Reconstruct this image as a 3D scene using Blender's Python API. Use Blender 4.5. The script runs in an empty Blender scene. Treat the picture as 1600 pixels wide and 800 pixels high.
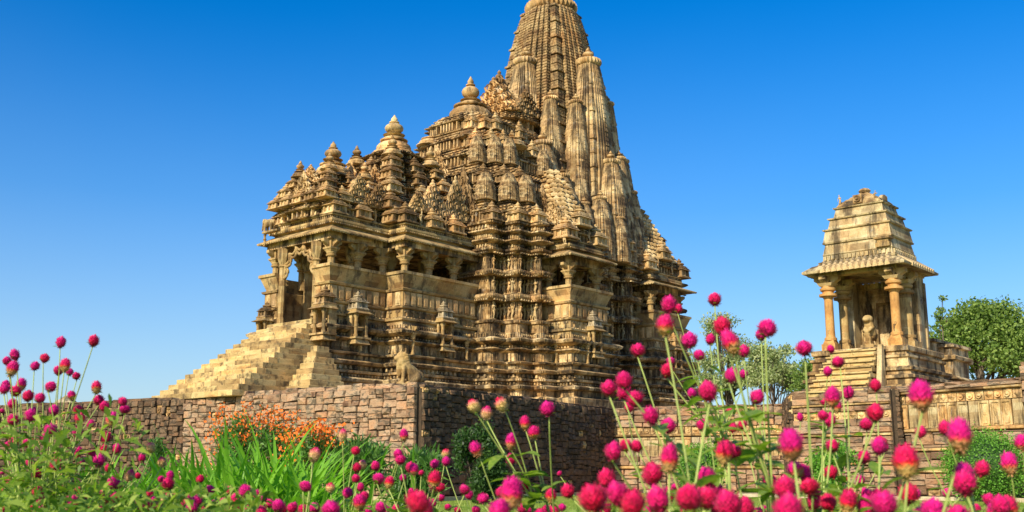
import bpy, bmesh, math, random
from math import sin, cos, pi, radians, atan, sqrt
from mathutils import Vector, Matrix
random.seed(11)
sc = bpy.context.scene
COL = sc.collection

# ------------------------------------------------------------------ camera, sky, sun
FPX = 1660.0
PITCH = atan(340 / FPX)
EYE = 0.9
cd = bpy.data.cameras.new('camera'); cam = bpy.data.objects.new('camera', cd); COL.objects.link(cam)
cam.location = (0, 0, EYE); cam.rotation_euler = (pi / 2 + PITCH, 0, 0)
cd.sensor_width = 36; cd.lens = FPX / 1600 * 36; cd.clip_start = 0.05; cd.clip_end = 8000
cd.dof.use_dof = True; cd.dof.focus_distance = 14.0; cd.dof.aperture_fstop = 10.0
sc.camera = cam
AZ = radians(40.5)
AX, AY = sin(AZ), cos(AZ)                      # the temple's long axis, pointing to its back
SUN_DELTA, SUN_EL = radians(7.0), radians(32.0)
# direction to the sun: from the front of the temple, a little on its near side
sx = -AX * cos(SUN_DELTA) + AY * sin(SUN_DELTA)
sy = -AY * cos(SUN_DELTA) - AX * sin(SUN_DELTA)
to_sun = Vector((sx * cos(SUN_EL), sy * cos(SUN_EL), sin(SUN_EL)))
sl = bpy.data.lights.new('sun', 'SUN'); sl.energy = 5.0; sl.angle = radians(0.5); sl.color = (1.0, 0.9, 0.7)
so = bpy.data.objects.new('sun', sl); COL.objects.link(so)
so.rotation_euler = (-to_sun).to_track_quat('-Z', 'Y').to_euler(); so.location = (-20, -20, 30)
world = bpy.data.worlds.new('World'); sc.world = world; world.use_nodes = True
wn = world.node_tree.nodes; wl = world.node_tree.links
for n in list(wn): wn.remove(n)
wo = wn.new('ShaderNodeOutputWorld'); bg = wn.new('ShaderNodeBackground')
sky = wn.new('ShaderNodeTexSky'); sky.sky_type = 'NISHITA'; sky.sun_disc = False
sky.sun_elevation = SUN_EL; sky.sun_rotation = math.atan2(sx, sy)
sky.air_density = 1.0; sky.dust_density = 1.3; sky.ozone_density = 4.0; sky.altitude = 200
hs = wn.new('ShaderNodeHueSaturation'); hs.inputs['Saturation'].default_value = 1.52; hs.inputs['Hue'].default_value = 0.507; hs.inputs['Value'].default_value = 1.38
wl.new(sky.outputs[0], hs.inputs['Color'])
tcw = wn.new('ShaderNodeTexCoord'); spw = wn.new('ShaderNodeSeparateXYZ'); wl.new(tcw.outputs['Generated'], spw.inputs[0])
mrw = wn.new('ShaderNodeMapRange'); mrw.interpolation_type = 'SMOOTHSTEP'; mrw.inputs[1].default_value = -0.16; mrw.inputs[2].default_value = 0.44; mrw.inputs[3].default_value = 0.82; mrw.inputs[4].default_value = 0.0
nzw = wn.new('ShaderNodeTexNoise'); nzw.inputs['Scale'].default_value = 2.2; nzw.inputs['Detail'].default_value = 4.0; wl.new(tcw.outputs['Generated'], nzw.inputs[0])
adw = wn.new('ShaderNodeMath'); adw.operation = 'MULTIPLY_ADD'; wl.new(nzw.outputs[0], adw.inputs[0]); adw.inputs[1].default_value = 0.06; wl.new(spw.outputs[2], adw.inputs[2])
sbw = wn.new('ShaderNodeMath'); sbw.operation = 'SUBTRACT'; wl.new(adw.outputs[0], sbw.inputs[0]); sbw.inputs[1].default_value = 0.03
wl.new(sbw.outputs[0], mrw.inputs[0])
mxw = wn.new('ShaderNodeMix'); mxw.data_type = 'RGBA'; wl.new(mrw.outputs[0], mxw.inputs[0]); wl.new(hs.outputs[0], mxw.inputs[6]); mxw.inputs[7].default_value = (3.7, 4.9, 5.9, 1)   # low haze
wl.new(mxw.outputs[2], bg.inputs['Color'])
bg.inputs['Strength'].default_value = 0.103
wl.new(bg.outputs[0], wo.inputs['Surface'])
sc.view_settings.view_transform = 'Standard'; sc.view_settings.look = 'None'; sc.view_settings.exposure = 0.42; sc.view_settings.gamma = 1.0
sc.render.resolution_x = 1024; sc.render.resolution_y = 512
sc.render.engine = 'CYCLES'

# ------------------------------------------------------------------ pixel -> place
def ray(x, y):
    u, v = (x - 800) / FPX, (400 - y) / FPX
    return Vector((u, cos(PITCH) - v * sin(PITCH), sin(PITCH) + v * cos(PITCH)))
def at(x, y, Y):
    r = ray(x, y); return Vector((0, 0, EYE)) + r * (Y / r.y)
def on_z(x, y, z):
    r = ray(x, y); return Vector((0, 0, EYE)) + r * ((z - EYE) / r.z)

# ------------------------------------------------------------------ mesh builder
class MB:
    def __init__(self): self.v = []; self.f = []
    def add(self, vs, fs, M=None):
        n = len(self.v)
        if M is not None: vs = [tuple(M @ Vector(p)) for p in vs]
        self.v += [tuple(p) for p in vs]; self.f += [tuple(i + n for i in f) for f in fs]
        return self
    def box(self, x0, x1, y0, y1, z0, z1, M=None):
        return self.frus((x0, x1, y0, y1), (x0, x1, y0, y1), z0, z1, M)
    def frus(self, b, t, z0, z1, M=None):
        vs = [(b[0], b[2], z0), (b[1], b[2], z0), (b[1], b[3], z0), (b[0], b[3], z0),
              (t[0], t[2], z1), (t[1], t[2], z1), (t[1], t[3], z1), (t[0], t[3], z1)]
        return self.add(vs, [(0, 3, 2, 1), (4, 5, 6, 7), (0, 1, 5, 4), (1, 2, 6, 5), (2, 3, 7, 6), (3, 0, 4, 7)], M)
    def cbox(self, c, hx, hy, hz, M=None):
        return self.box(c[0] - hx, c[0] + hx, c[1] - hy, c[1] + hy, c[2] - hz, c[2] + hz, M)
    def lathe(self, prof, seg=16, c=(0, 0), M=None, ribs=0, amp=0.0, sq=False, rot=0.0):
        vs = []; fs = []
        n = len(prof)
        for r, z in prof:
            for k in range(seg):
                th = 2 * pi * k / seg + rot
                rr = r
                if ribs: rr = r * (1 - amp * abs(sin(ribs * th / 2)) ** 2)
                if sq: rr = r * min(1 / max(abs(cos(th)), 1e-6), 1 / max(abs(sin(th)), 1e-6))
                vs.append((c[0] + rr * cos(th), c[1] + rr * sin(th), z))
        for i in range(n - 1):
            for k in range(seg):
                k2 = (k + 1) % seg
                fs.append((i * seg + k, i * seg + k2, (i + 1) * seg + k2, (i + 1) * seg + k))
        fs.append(tuple(range(seg - 1, -1, -1))); fs.append(tuple((n - 1) * seg + k for k in range(seg)))
        return self.add(vs, fs, M)
    def ring_loft(self, rings, cap0=True, cap1=True):
        n = len(rings[0]); vs = []; fs = []
        for r in rings: vs += r
        for i in range(len(rings) - 1):
            for k in range(n):
                k2 = (k + 1) % n
                fs.append((i * n + k, i * n + k2, (i + 1) * n + k2, (i + 1) * n + k))
        if cap0: fs.append(tuple(range(n - 1, -1, -1)))
        if cap1: fs.append(tuple((len(rings) - 1) * n + k for k in range(n)))
        return self.add(vs, fs)
    def tube(self, pts, rad, seg=6, M=None):
        vs = []; fs = []
        pts = [Vector(p) for p in pts]; n = len(pts)
        if not hasattr(rad, '__len__'): rad = [rad] * n
        for i, p in enumerate(pts):
            d = (pts[min(i + 1, n - 1)] - pts[max(i - 1, 0)])
            if d.length < 1e-9: d = Vector((0, 0, 1))
            d.normalize()
            u = d.cross(Vector((0, 0, 1)) if abs(d.z) < .95 else Vector((1, 0, 0))).normalized(); w = d.cross(u)
            for k in range(seg):
                th = 2 * pi * k / seg
                vs.append(tuple(p + (u * cos(th) + w * sin(th)) * rad[i]))
        for i in range(n - 1):
            for k in range(seg):
                k2 = (k + 1) % seg
                fs.append((i * seg + k, i * seg + k2, (i + 1) * seg + k2, (i + 1) * seg + k))
        fs.append(tuple(range(seg - 1, -1, -1))); fs.append(tuple((n - 1) * seg + k for k in range(seg)))
        return self.add(vs, fs, M)
    def mesh(self, name, mat, smooth=False, angle=None):
        m = bpy.data.meshes.new(name); m.from_pydata(self.v, [], self.f)
        m.materials.append(mat)
        if smooth or angle:
            m.polygons.foreach_set('use_smooth', [True] * len(m.polygons))
        if angle:
            m.set_sharp_from_angle(angle=radians(angle))
        m.update(); return m
    def obj(self, name, mat, parent=None, smooth=False, angle=None, stuff=False):
        return link(self.mesh(name, mat, smooth, angle), name, parent, stuff=stuff)

def link(data, name, parent=None, loc=(0, 0, 0), rz=0.0, scale=None, stuff=False):
    o = bpy.data.objects.new(name, data); COL.objects.link(o)
    if parent: o.parent = parent
    o.location = loc; o.rotation_euler = (0, 0, rz)
    if scale is not None: o.scale = scale if hasattr(scale, '__len__') else (scale,) * 3
    if stuff: o['kind'] = 'stuff'
    return o
def thing(name, label, cat, loc=(0, 0, 0), rz=0.0, group=None):
    o = link(None, name, None, loc, rz); o['label'] = label; o['category'] = cat
    if group: o['group'] = group
    return o
def tag(o, label, cat, group=None):
    o['label'] = label; o['category'] = cat
    if group: o['group'] = group
    return o

def offset_poly(poly, off, closed=True):
    """mitred offset; outward = right-hand side of travel for counter-clockwise outlines"""
    n = len(poly); out = []
    for i in range(n):
        p = poly[i]
        a = poly[i - 1] if (closed or i > 0) else None
        b = poly[(i + 1) % n] if (closed or i < n - 1) else None
        ns = []
        if a is not None:
            dx, dy = p[0] - a[0], p[1] - a[1]; L = sqrt(dx * dx + dy * dy) or 1; ns.append((dy / L, -dx / L))
        if b is not None:
            dx, dy = b[0] - p[0], b[1] - p[1]; L = sqrt(dx * dx + dy * dy) or 1; ns.append((dy / L, -dx / L))
        if len(ns) == 1: out.append((p[0] + ns[0][0] * off, p[1] + ns[0][1] * off)); continue
        d = 1 + ns[0][0] * ns[1][0] + ns[0][1] * ns[1][1]
        d = max(d, 0.25)
        out.append((p[0] + (ns[0][0] + ns[1][0]) / d * off, p[1] + (ns[0][1] + ns[1][1]) / d * off))
    return out
def area(poly):
    return sum(poly[i - 1][0] * poly[i][1] - poly[i][0] * poly[i - 1][1] for i in range(len(poly))) / 2
def ccw(poly): return poly if area(poly) > 0 else poly[::-1]
def ring(poly, z): return [(p[0], p[1], z) for p in poly]
def sweep(mb, poly, prof, closed=True, cap=True):
    """prof: list of (offset, z); the outline is carried up the profile with mitred corners"""
    rings = [ring(offset_poly(poly, o, closed), z) for o, z in prof]
    if closed: mb.ring_loft(rings, cap, cap)
    else:
        n = len(poly); m = len(prof); vs = []; fs = []
        for r in rings: vs += r
        for i in range(m):
            j = (i + 1) % m
            for k in range(n - 1): fs.append((i * n + k, i * n + k + 1, j * n + k + 1, j * n + k))
        fs.append(tuple(i * n for i in range(m))); fs.append(tuple(i * n + n - 1 for i in range(m - 1, -1, -1)))
        mb.add(vs, fs)
def lerp_poly(A, B, t): return [(a[0] + (b[0] - a[0]) * t, a[1] + (b[1] - a[1]) * t) for a, b in zip(A, B)]

# ------------------------------------------------------------------ materials
def new_mat(name):
    m = bpy.data.materials.new(name); m.use_nodes = True
    nt = m.node_tree; b = nt.nodes['Principled BSDF']
    return m, nt, b
def N(nt, t, **kw):
    n = nt.nodes.new(t)
    for k, v in kw.items():
        if k in n.inputs: n.inputs[k].default_value = v
        else: setattr(n, k, v)
    return n
def ramp(nt, fac, stops, interp='LINEAR'):
    r = nt.nodes.new('ShaderNodeValToRGB'); r.color_ramp.interpolation = interp
    e = r.color_ramp.elements
    while len(e) < len(stops): e.new(0.5)
    for i, (p, c) in enumerate(stops):
        e[i].position = p; e[i].color = (*c, 1) if len(c) == 3 else c
    nt.links.new(fac, r.inputs[0]); return r.outputs[0]
def mixc(nt, fac, a, b, mode='MIX'):
    m = nt.nodes.new('ShaderNodeMix'); m.data_type = 'RGBA'; m.blend_type = mode
    for i, v in ((0, fac), (6, a), (7, b)):
        if hasattr(v, 'is_linked') or hasattr(v, 'links'): nt.links.new(v, m.inputs[i])
        elif i == 0: m.inputs[0].default_value = v
        else: m.inputs[i].default_value = (*v, 1)
    return m.outputs[2]
def math_(nt, op, a, b=None):
    m = nt.nodes.new('ShaderNodeMath'); m.operation = op
    for i, v in ((0, a), (1, b)):
        if v is None: continue
        if hasattr(v, 'links'): nt.links.new(v, m.inputs[i])
        else: m.inputs[i].default_value = v
    return m.outputs[0]

def stone_mat(name, cols, dark=0.35, carve=0.0, carve_scale=6.0, bump=0.5, blocks=True, per_object=False, tint_lo=(0.34, 0.26, 0.2), stripe=0.0, scale=1.0, lichen=0.0, streak=True):
    m, nt, b = new_mat(name)
    tc = N(nt, 'ShaderNodeTexCoord'); co = tc.outputs['Object']
    mp = N(nt, 'ShaderNodeMapping'); nt.links.new(co, mp.inputs[0]); mp.inputs['Scale'].default_value = scale if hasattr(scale, '__len__') else (scale,) * 3
    co = mp.outputs[0]
    oi = N(nt, 'ShaderNodeObjectInfo')
    if per_object:
        ad = N(nt, 'ShaderNodeVectorMath', operation='ADD'); nt.links.new(co, ad.inputs[0])
        sc_ = N(nt, 'ShaderNodeVectorMath', operation='SCALE'); sc_.inputs[0].default_value = (31, 17, 53)
        nt.links.new(oi.outputs['Random'], sc_.inputs['Scale']); nt.links.new(sc_.outputs[0], ad.inputs[1]); co = ad.outputs[0]
    sep = N(nt, 'ShaderNodeSeparateXYZ'); nt.links.new(co, sep.inputs[0])
    u = math_(nt, 'ADD', sep.outputs[0], sep.outputs[1])
    uv = N(nt, 'ShaderNodeCombineXYZ'); nt.links.new(u, uv.inputs[0]); nt.links.new(sep.outputs[2], uv.inputs[1])
    n1 = N(nt, 'ShaderNodeTexNoise', Scale=0.9, Detail=6.0, Roughness=0.65); nt.links.new(co, n1.inputs[0])
    col = ramp(nt, n1.outputs[0], [(0.32, cols[0]), (0.48, cols[1]), (0.62, cols[2])])
    if blocks:       # each laid block keeps a tint of its own
        br = N(nt, 'ShaderNodeTexBrick', Scale=1.0); br.offset = 0.5
        br.inputs['Color1'].default_value = (0.0, 0, 0, 1); br.inputs['Color2'].default_value = (1, 1, 1, 1)
        br.inputs['Mortar'].default_value = (0.5, .5, .5, 1); br.inputs['Mortar Size'].default_value = 0.006
        br.inputs['Brick Width'].default_value = 0.85; br.inputs['Row Height'].default_value = 0.28
        nt.links.new(uv.outputs[0], br.inputs[0])
        tint = ramp(nt, br.outputs[0], [(0.0, (0.42, 0.30, 0.24)), (0.25, (0.9, 0.78, 0.66)), (0.7, (1, 1, 1)), (1.0, (1.15, 1.1, 1.0))])
        col = mixc(nt, 0.75, col, tint, 'MULTIPLY')
    if per_object:
        tint = ramp(nt, oi.outputs['Random'], [(0, tint_lo), (0.14, (.8, .66, .54)), (0.4, (1, .92, .8)), (0.65, (1.05, 1.02, 0.95)), (0.88, (1.12, 0.92, 0.76)), (1, (1.25, 1.22, 1.1))])
        col = mixc(nt, 0.8, col, tint, 'MULTIPLY')
    n5 = N(nt, 'ShaderNodeTexNoise', Scale=0.33, Detail=4.0, Roughness=0.6); nt.links.new(co, n5.inputs[0])
    col = mixc(nt, 0.85, col, ramp(nt, n5.outputs[0], [(0.34, (0.66, 0.6, 0.58)), (0.45, (1, 0.98, 0.95)), (0.55, (1.0, 1, 1)), (0.66, (1.2, 1.0, 0.82))]), 'MULTIPLY')
    # weathering: dark water streaks and patches
    st = N(nt, 'ShaderNodeMapping'); st.inputs['Scale'].default_value = (2.2, 2.2, 0.5); nt.links.new(co, st.inputs[0])
    n2 = N(nt, 'ShaderNodeTexNoise', Scale=0.9, Detail=7.0, Roughness=0.72); nt.links.new(st.outputs[0] if streak else co, n2.inputs[0])
    lo = 0.62 - dark * 0.35
    f = ramp(nt, n2.outputs[0], [(lo, (0, 0, 0)), (lo + 0.11, (1, 1, 1))])
    col = mixc(nt, math_(nt, 'MULTIPLY', f, min(1.0, 0.45 + dark)), col, (0.05, 0.036, 0.022))
    if lichen > 0:
        n4 = N(nt, 'ShaderNodeTexNoise', Scale=2.3, Detail=5.0, Roughness=0.7); nt.links.new(co, n4.inputs[0])
        f = ramp(nt, n4.outputs[0], [(0.6, (0, 0, 0)), (0.68, (1, 1, 1))])
        col = mixc(nt, math_(nt, 'MULTIPLY', f, lichen), col, (0.6, 0.56, 0.47))
    n3 = N(nt, 'ShaderNodeTexNoise', Scale=14.0, Detail=5.0, Roughness=0.7); nt.links.new(co, n3.inputs[0])
    col = mixc(nt, 0.45, col, ramp(nt, n3.outputs[0], [(0.3, (0.5, 0.45, 0.4)), (0.55, (1, 1, 1)), (0.75, (1.25, 1.2, 1.1))]), 'MULTIPLY')
    h = n3.outputs[0]; hs_ = []
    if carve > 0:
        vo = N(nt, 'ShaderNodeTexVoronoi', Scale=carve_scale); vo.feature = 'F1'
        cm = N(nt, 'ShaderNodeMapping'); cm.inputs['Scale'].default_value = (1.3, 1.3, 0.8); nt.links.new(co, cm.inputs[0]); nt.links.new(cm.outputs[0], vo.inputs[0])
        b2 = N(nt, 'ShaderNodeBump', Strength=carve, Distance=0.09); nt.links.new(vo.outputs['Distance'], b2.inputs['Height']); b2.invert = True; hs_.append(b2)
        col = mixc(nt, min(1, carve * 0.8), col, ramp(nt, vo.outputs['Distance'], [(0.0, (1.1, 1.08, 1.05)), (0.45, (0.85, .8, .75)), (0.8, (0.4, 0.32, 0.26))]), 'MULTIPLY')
    if stripe > 0:   # closely cut vertical reeding
        wv = math_(nt, 'PINGPONG', math_(nt, 'MULTIPLY', u, 7.0), 0.5)
        b3 = N(nt, 'ShaderNodeBump', Strength=stripe, Distance=0.05); nt.links.new(wv, b3.inputs['Height']); hs_.append(b3)
    bp = N(nt, 'ShaderNodeBump', Strength=bump, Distance=0.05); nt.links.new(h, bp.inputs['Height'])
    for x in hs_: 
        nt.links.new(x.outputs[0], bp.inputs['Normal'])
    if len(hs_) == 2: nt.links.new(hs_[0].outputs[0], hs_[1].inputs['Normal'])
    nt.links.new(bp.outputs[0], b.inputs['Normal'])
    nt.links.new(col, b.inputs['Base Color']); b.inputs['Roughness'].default_value = 0.88
    b.inputs['Specular IOR Level'].default_value = 0.25
    return m
BUFF = ((0.13, 0.075, 0.034), (0.46, 0.32, 0.145), (0.72, 0.56, 0.31))
M_wall = stone_mat('sandstone', BUFF, dark=0.46, bump=0.8, lichen=0.2)
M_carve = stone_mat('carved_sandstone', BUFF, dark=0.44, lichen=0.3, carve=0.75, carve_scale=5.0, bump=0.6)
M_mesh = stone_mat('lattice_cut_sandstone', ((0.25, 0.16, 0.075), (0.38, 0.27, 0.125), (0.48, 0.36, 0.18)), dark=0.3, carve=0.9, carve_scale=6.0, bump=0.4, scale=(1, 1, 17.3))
M_spire = stone_mat('spire_sandstone', ((0.18, 0.105, 0.05), (0.45, 0.32, 0.15), (0.70, 0.55, 0.3)), dark=0.4, lichen=.25, carve=0.3, carve_scale=7.0, bump=0.5, scale=(.8, .8, 7.5))
M_fig = stone_mat('figure_sandstone', ((0.3, 0.19, 0.085), (0.46, 0.335, 0.16), (0.6, 0.47, 0.26)), dark=0.25, bump=0.4, blocks=False, per_object=True)
M_piece = stone_mat('turret_sandstone', BUFF, dark=0.3, bump=0.5, blocks=False, per_object=True, lichen=0.25)
M_smooth = stone_mat('dressed_sandstone', ((0.25, 0.155, 0.065), (0.40, 0.285, 0.12), (0.52, 0.39, 0.19)), dark=0.34, bump=0.4)
M_step = stone_mat('step_sandstone', ((0.3, 0.21, 0.09), (0.5, 0.39, 0.18), (0.58, 0.46, 0.23)), dark=0.3, tint_lo=(.55, .46, .38), bump=0.5, blocks=False, per_object=True)
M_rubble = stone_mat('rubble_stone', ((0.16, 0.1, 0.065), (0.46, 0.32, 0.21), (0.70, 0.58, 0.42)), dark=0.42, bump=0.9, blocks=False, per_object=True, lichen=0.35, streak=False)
M_rubble_shade = stone_mat('shaded_rubble_stone', ((0.1, 0.065, 0.045), (0.25, 0.17, 0.105), (0.42, 0.31, 0.2)), dark=0.5, bump=0.9, blocks=False, per_object=True, lichen=0.2, streak=False)  # shaded copy of the rubble: wall shade put into the stone colour
M_pav = stone_mat('pale_sandstone', ((0.26, 0.19, 0.1), (0.45, 0.36, 0.19), (0.56, 0.46, 0.27)), dark=0.36, bump=0.6, lichen=0.3)
M_pavo = stone_mat('orange_sandstone', ((0.32, 0.15, 0.045), (0.52, 0.275, 0.085), (0.56, 0.36, 0.15)), dark=0.25, bump=0.4, blocks=False)
M_white = stone_mat('bleached_sandstone', ((0.27, 0.21, 0.12), (0.42, 0.34, 0.21), (0.52, 0.45, 0.3)), dark=0.35, carve=0.3, carve_scale=6, bump=0.5, blocks=False)
M_mortar = stone_mat('wall_core', ((0.03, 0.02, 0.014), (0.06, 0.04, 0.025), (0.1, 0.07, 0.04)), dark=0.5, bump=0.8, blocks=False)

# ------------------------------------------------------------------ carved pieces shared by the temple
def bake_remesh(mb, name, mat, voxel, smooth_it=2, dec=None):
    m = mb.mesh(name + '_source', mat)
    o = bpy.data.objects.new(name + '_source', m); COL.objects.link(o)
    md = o.modifiers.new('r', 'REMESH'); md.mode = 'VOXEL'; md.voxel_size = voxel
    if smooth_it:
        s = o.modifiers.new('s', 'SMOOTH'); s.iterations = smooth_it; s.factor = 0.5
    if dec:
        d = o.modifiers.new('d', 'DECIMATE'); d.ratio = dec
    dg = bpy.context.evaluated_depsgraph_get()
    e = o.evaluated_get(dg); nm = bpy.data.meshes.new_from_object(e)
    nm.name = name; nm.materials.clear(); nm.materials.append(mat)
    nm.polygons.foreach_set('use_smooth', [True] * len(nm.polygons))
    bpy.data.objects.remove(o); bpy.data.meshes.remove(m)
    return nm
def ell(mb, c, r, M=None, seg=10, rings=6):
    vs = []; fs = []
    prof = [(sin(pi * i / rings), -cos(pi * i / rings)) for i in range(1, rings)]
    for pr, pz in prof:
        for k in range(seg):
            th = 2 * pi * k / seg; vs.append((c[0] + r[0] * pr * cos(th), c[1] + r[1] * pr * sin(th), c[2] + r[2] * pz))
    n = len(prof)
    for i in range(n - 1):
        for k in range(seg):
            k2 = (k + 1) % seg; fs.append((i * seg + k, i * seg + k2, (i + 1) * seg + k2, (i + 1) * seg + k))
    vs.append((c[0], c[1], c[2] - r[2])); b = len(vs) - 1
    vs.append((c[0], c[1], c[2] + r[2])); t = len(vs) - 1
    for k in range(seg):
        k2 = (k + 1) % seg; fs.append((b, k2, k)); fs.append((t, (n - 1) * seg + k, (n - 1) * seg + k2))
    mb.add(vs, fs, M)
def limb(mb, p0, p1, r0, r1, seg=8):
    p0 = Vector(p0); p1 = Vector(p1); n = 5
    mb.tube([p0.lerp(p1, i / n) for i in range(n + 1)], [r0 + (r1 - r0) * i / n for i in range(n + 1)], seg)
    ell(mb, p0, (r0,) * 3, None, 8, 5); ell(mb, p1, (r1,) * 3, None, 8, 5)

def figure_mesh(k):
    """a carved celestial figure about 0.95 m high in a swaying pose, back against the wall (faces -y)"""
    rnd = random.Random(k); mb = MB(); sgn = 1 if k % 2 else -1
    hx = 0.05 * sgn
    ell(mb, (-hx * .6, 0, .86), (.055, .055, .068)); ell(mb, (-hx * .6, .01, .93), (.04, .04, .05))
    limb(mb, (-hx * .3, 0, .79), (0, 0, .72), .028, .06)
    ell(mb, (0, 0, .68), (.105, .065, .085)); ell(mb, (-.045, -.05, .68), (.036, .036, .036)); ell(mb, (.045, -.05, .68), (.036, .036, .036))
    limb(mb, (0, 0, .62), (hx, 0, .5), .058, .062); ell(mb, (hx, 0, .47), (.1, .07, .075))
    limb(mb, (hx + .045, 0, .44), (hx * .2 + .05, -.02 * (k % 3), .24), .052, .036); limb(mb, (hx * .2 + .05, 0, .24), (.06, 0, .04), .036, .024)
    limb(mb, (hx - .045, 0, .44), (hx * .2 - .06, -.05, .25), .052, .036); limb(mb, (hx * .2 - .06, -.05, .25), (-.03, 0, .04), .036, .024)
    if k % 3 == 0:
        limb(mb, (.1, 0, .73), (.17, 0, .84), .028, .022); limb(mb, (.17, 0, .84), (.04, .01, .97), .022, .018)
        limb(mb, (-.1, 0, .73), (-.15, -.01, .58), .028, .022); limb(mb, (-.15, -.01, .58), (-.08, -.05, .48), .022, .018)
    elif k % 3 == 1:
        limb(mb, (.1, 0, .73), (.16, -.02, .6), .028, .022); limb(mb, (.16, -.02, .6), (.09, -.06, .7), .022, .018)
        limb(mb, (-.1, 0, .73), (-.17, 0, .6), .028, .022); limb(mb, (-.17, 0, .6), (-.16, 0, .42), .022, .018)
    else:
        limb(mb, (.1, 0, .73), (.18, 0, .62), .028, .022); limb(mb, (.18, 0, .62), (.2, 0, .8), .022, .018)
        limb(mb, (-.1, 0, .73), (-.16, -.03, .63), .028, .022); limb(mb, (-.16, -.03, .63), (-.05, -.07, .6), .022, .018)
    mb.box(-.17, .17, -.05, .1, 0, .045)
    return bake_remesh(mb, 'carved_figure', M_fig, .022, 1, 0.45)
FIG = [figure_mesh(k) for k in range(5)]

AMA = {}
def amalaka_mesh(ribs=22):
    mb = MB()
    prof = [(.62, -.30), (.80, -.27), (.95, -.17), (1.0, 0), (.95, .17), (.80, .27), (.55, .30)]
    mb.lathe(prof, ribs * 4, ribs=ribs, amp=.13)
    return mb.mesh('amalaka', M_piece, angle=50)
AMAL = amalaka_mesh(); AMAL_BIG = amalaka_mesh(34)
def finial_mesh():
    mb = MB()
    mb.lathe([(.55, -.05), (.62, 0), (.62, .08), (.4, .12), (.34, .2), (.6, .25), (.66, .3), (.5, .36), (.28, .4), (.26, .46),
              (.42, .52), (.53, .64), (.56, .78), (.5, .92), (.36, 1.03), (.2, 1.08), (.18, 1.12), (.3, 1.16), (.3, 1.2), (.16, 1.24),
              (.2, 1.32), (.19, 1.42), (.1, 1.55), (.03, 1.68)], 18)
    return mb.mesh('finial', M_piece, angle=40)
FINI = finial_mesh()
def bell_mesh():
    """fluted bell with ring mouldings below a water-pot finial"""
    mb = MB()
    mb.lathe([(1.0, -.02), (1.06, .03), (1.04, .1), (.9, .13), (.92, .18), (.84, .24), (.86, .28), (.84, .34)], 40, ribs=20, amp=.05)
    mb.lathe([(.84, .34), (.8, .42), (.7, .5), (.56, .56), (.5, .58)], 40, ribs=20, amp=.07)
    mb.lathe([(.5, .58), (.66, .61), (.68, .66), (.5, .7), (.4, .74), (.38, .8)], 20)
    return mb.mesh('bell_roof', M_piece, angle=45)
BELL = bell_mesh()

def turret(mb, h=1.0, w=.5, cx=0, cy=0, z0=0):
    """little stacked shrine: posts, cornice, plates, bell and pot"""
    s = h; b = w
    def bx(hw, za, zb, hw2=None):
        hw2 = hw if hw2 is None else hw2
        mb.frus((cx - hw, cx + hw, cy - hw, cy + hw), (cx - hw2, cx + hw2, cy - hw2, cy + hw2), z0 + za * s, z0 + zb * s)
    bx(b, 0, .05); bx(b * .93, .05, .09, b * .86); bx(b * .68, .09, .33)
    for i in (-1, 1):
        for j in (-1, 1):
            q = b * .17; X, Y = cx + i * b * .68, cy + j * b * .68
            mb.frus((X - q, X + q, Y - q, Y + q), (X - q * .8, X + q * .8, Y - q * .8, Y + q * .8), z0 + .09 * s, z0 + .33 * s)
    for i, j in ((1, 0), (-1, 0), (0, 1), (0, -1)):
        q = b * .13; X, Y = cx + i * b * .74, cy + j * b * .74
        mb.frus((X - q, X + q, Y - q, Y + q), (X - q * .5, X + q * .5, Y - q * .5, Y + q * .5), z0 + .09 * s, z0 + .3 * s)
    bx(b * 1.02, .33, .37, b * .9); bx(b * .66, .37, .4)
    bx(b * .9, .40, .435, b * .8); bx(b * .58, .435, .46); bx(b * .76, .46, .49, b * .68); bx(b * .48, .49, .51); bx(b * .64, .51, .54, b * .56); bx(b * .38, .54, .57)
    mb.lathe([(b * .5, z0 + .57 * s), (b * .6, z0 + .6 * s), (b * .6, z0 + .635 * s), (b * .46, z0 + .67 * s), (b * .26, z0 + .69 * s), (b * .22, z0 + .705 * s),
              (b * .3, z0 + .73 * s), (b * .3, z0 + .77 * s), (b * .2, z0 + .8 * s), (b * .1, z0 + .82 * s), (b * .12, z0 + .84 * s), (b * .03, z0 + .88 * s)], 12, (cx, cy), ribs=6, amp=.12)
    return mb
TUR = turret(MB()).mesh('turret', M_piece, angle=35)
TURW = turret(MB()).mesh('bleached_turret', M_white, angle=35)
def gable_mesh(mat, rows=4):
    """openwork gable of horseshoe arches, 1 high and about 1.3 wide, facing -y"""
    mb = MB(); H = 1.0 / rows
    mb.add([(-.6, 0, 0), (.6, 0, 0), (.12, 0, .9), (-.12, 0, .9), (-.6, .16, 0), (.6, .16, 0), (.12, .16, .9), (-.12, .16, .9)],
           [(0, 1, 2, 3), (4, 7, 6, 5), (0, 4, 5, 1), (1, 5, 6, 2), (2, 6, 7, 3), (3, 7, 4, 0)])
    for r in range(rows):
        n = rows - r; 
        for k in range(n):
            cx = (k - (n - 1) / 2) * 1.2 / rows; cz = r * H * .93 + H * .45; R = H * .46
            pts = [(cx + R * cos(t), -.05, cz + R * sin(t)) for t in [radians(a) for a in range(-60, 241, 50)]]
            mb.tube(pts, H * .12, 4); mb.cbox((cx, -.06, cz - H * .05), H * .12, .05, H * .2)
        for sg in (-1, 1):
            cx = sg * (n + .15) * .6 / rows; mb.tube([(cx, -.03, r * H * .93), (cx + sg * .07, -.03, r * H * .93 + H * .5), (cx - sg * .03, -.03, r * H * .93 + H * .9)], [.05, .045, .02], 4)
    mb.lathe([(.09, .9), (.12, .95), (.1, 1.0), (.04, 1.03), (.06, 1.08), (.01, 1.14)], 8, (0, .05))
    return mb.mesh('lattice_gable', mat)
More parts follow.
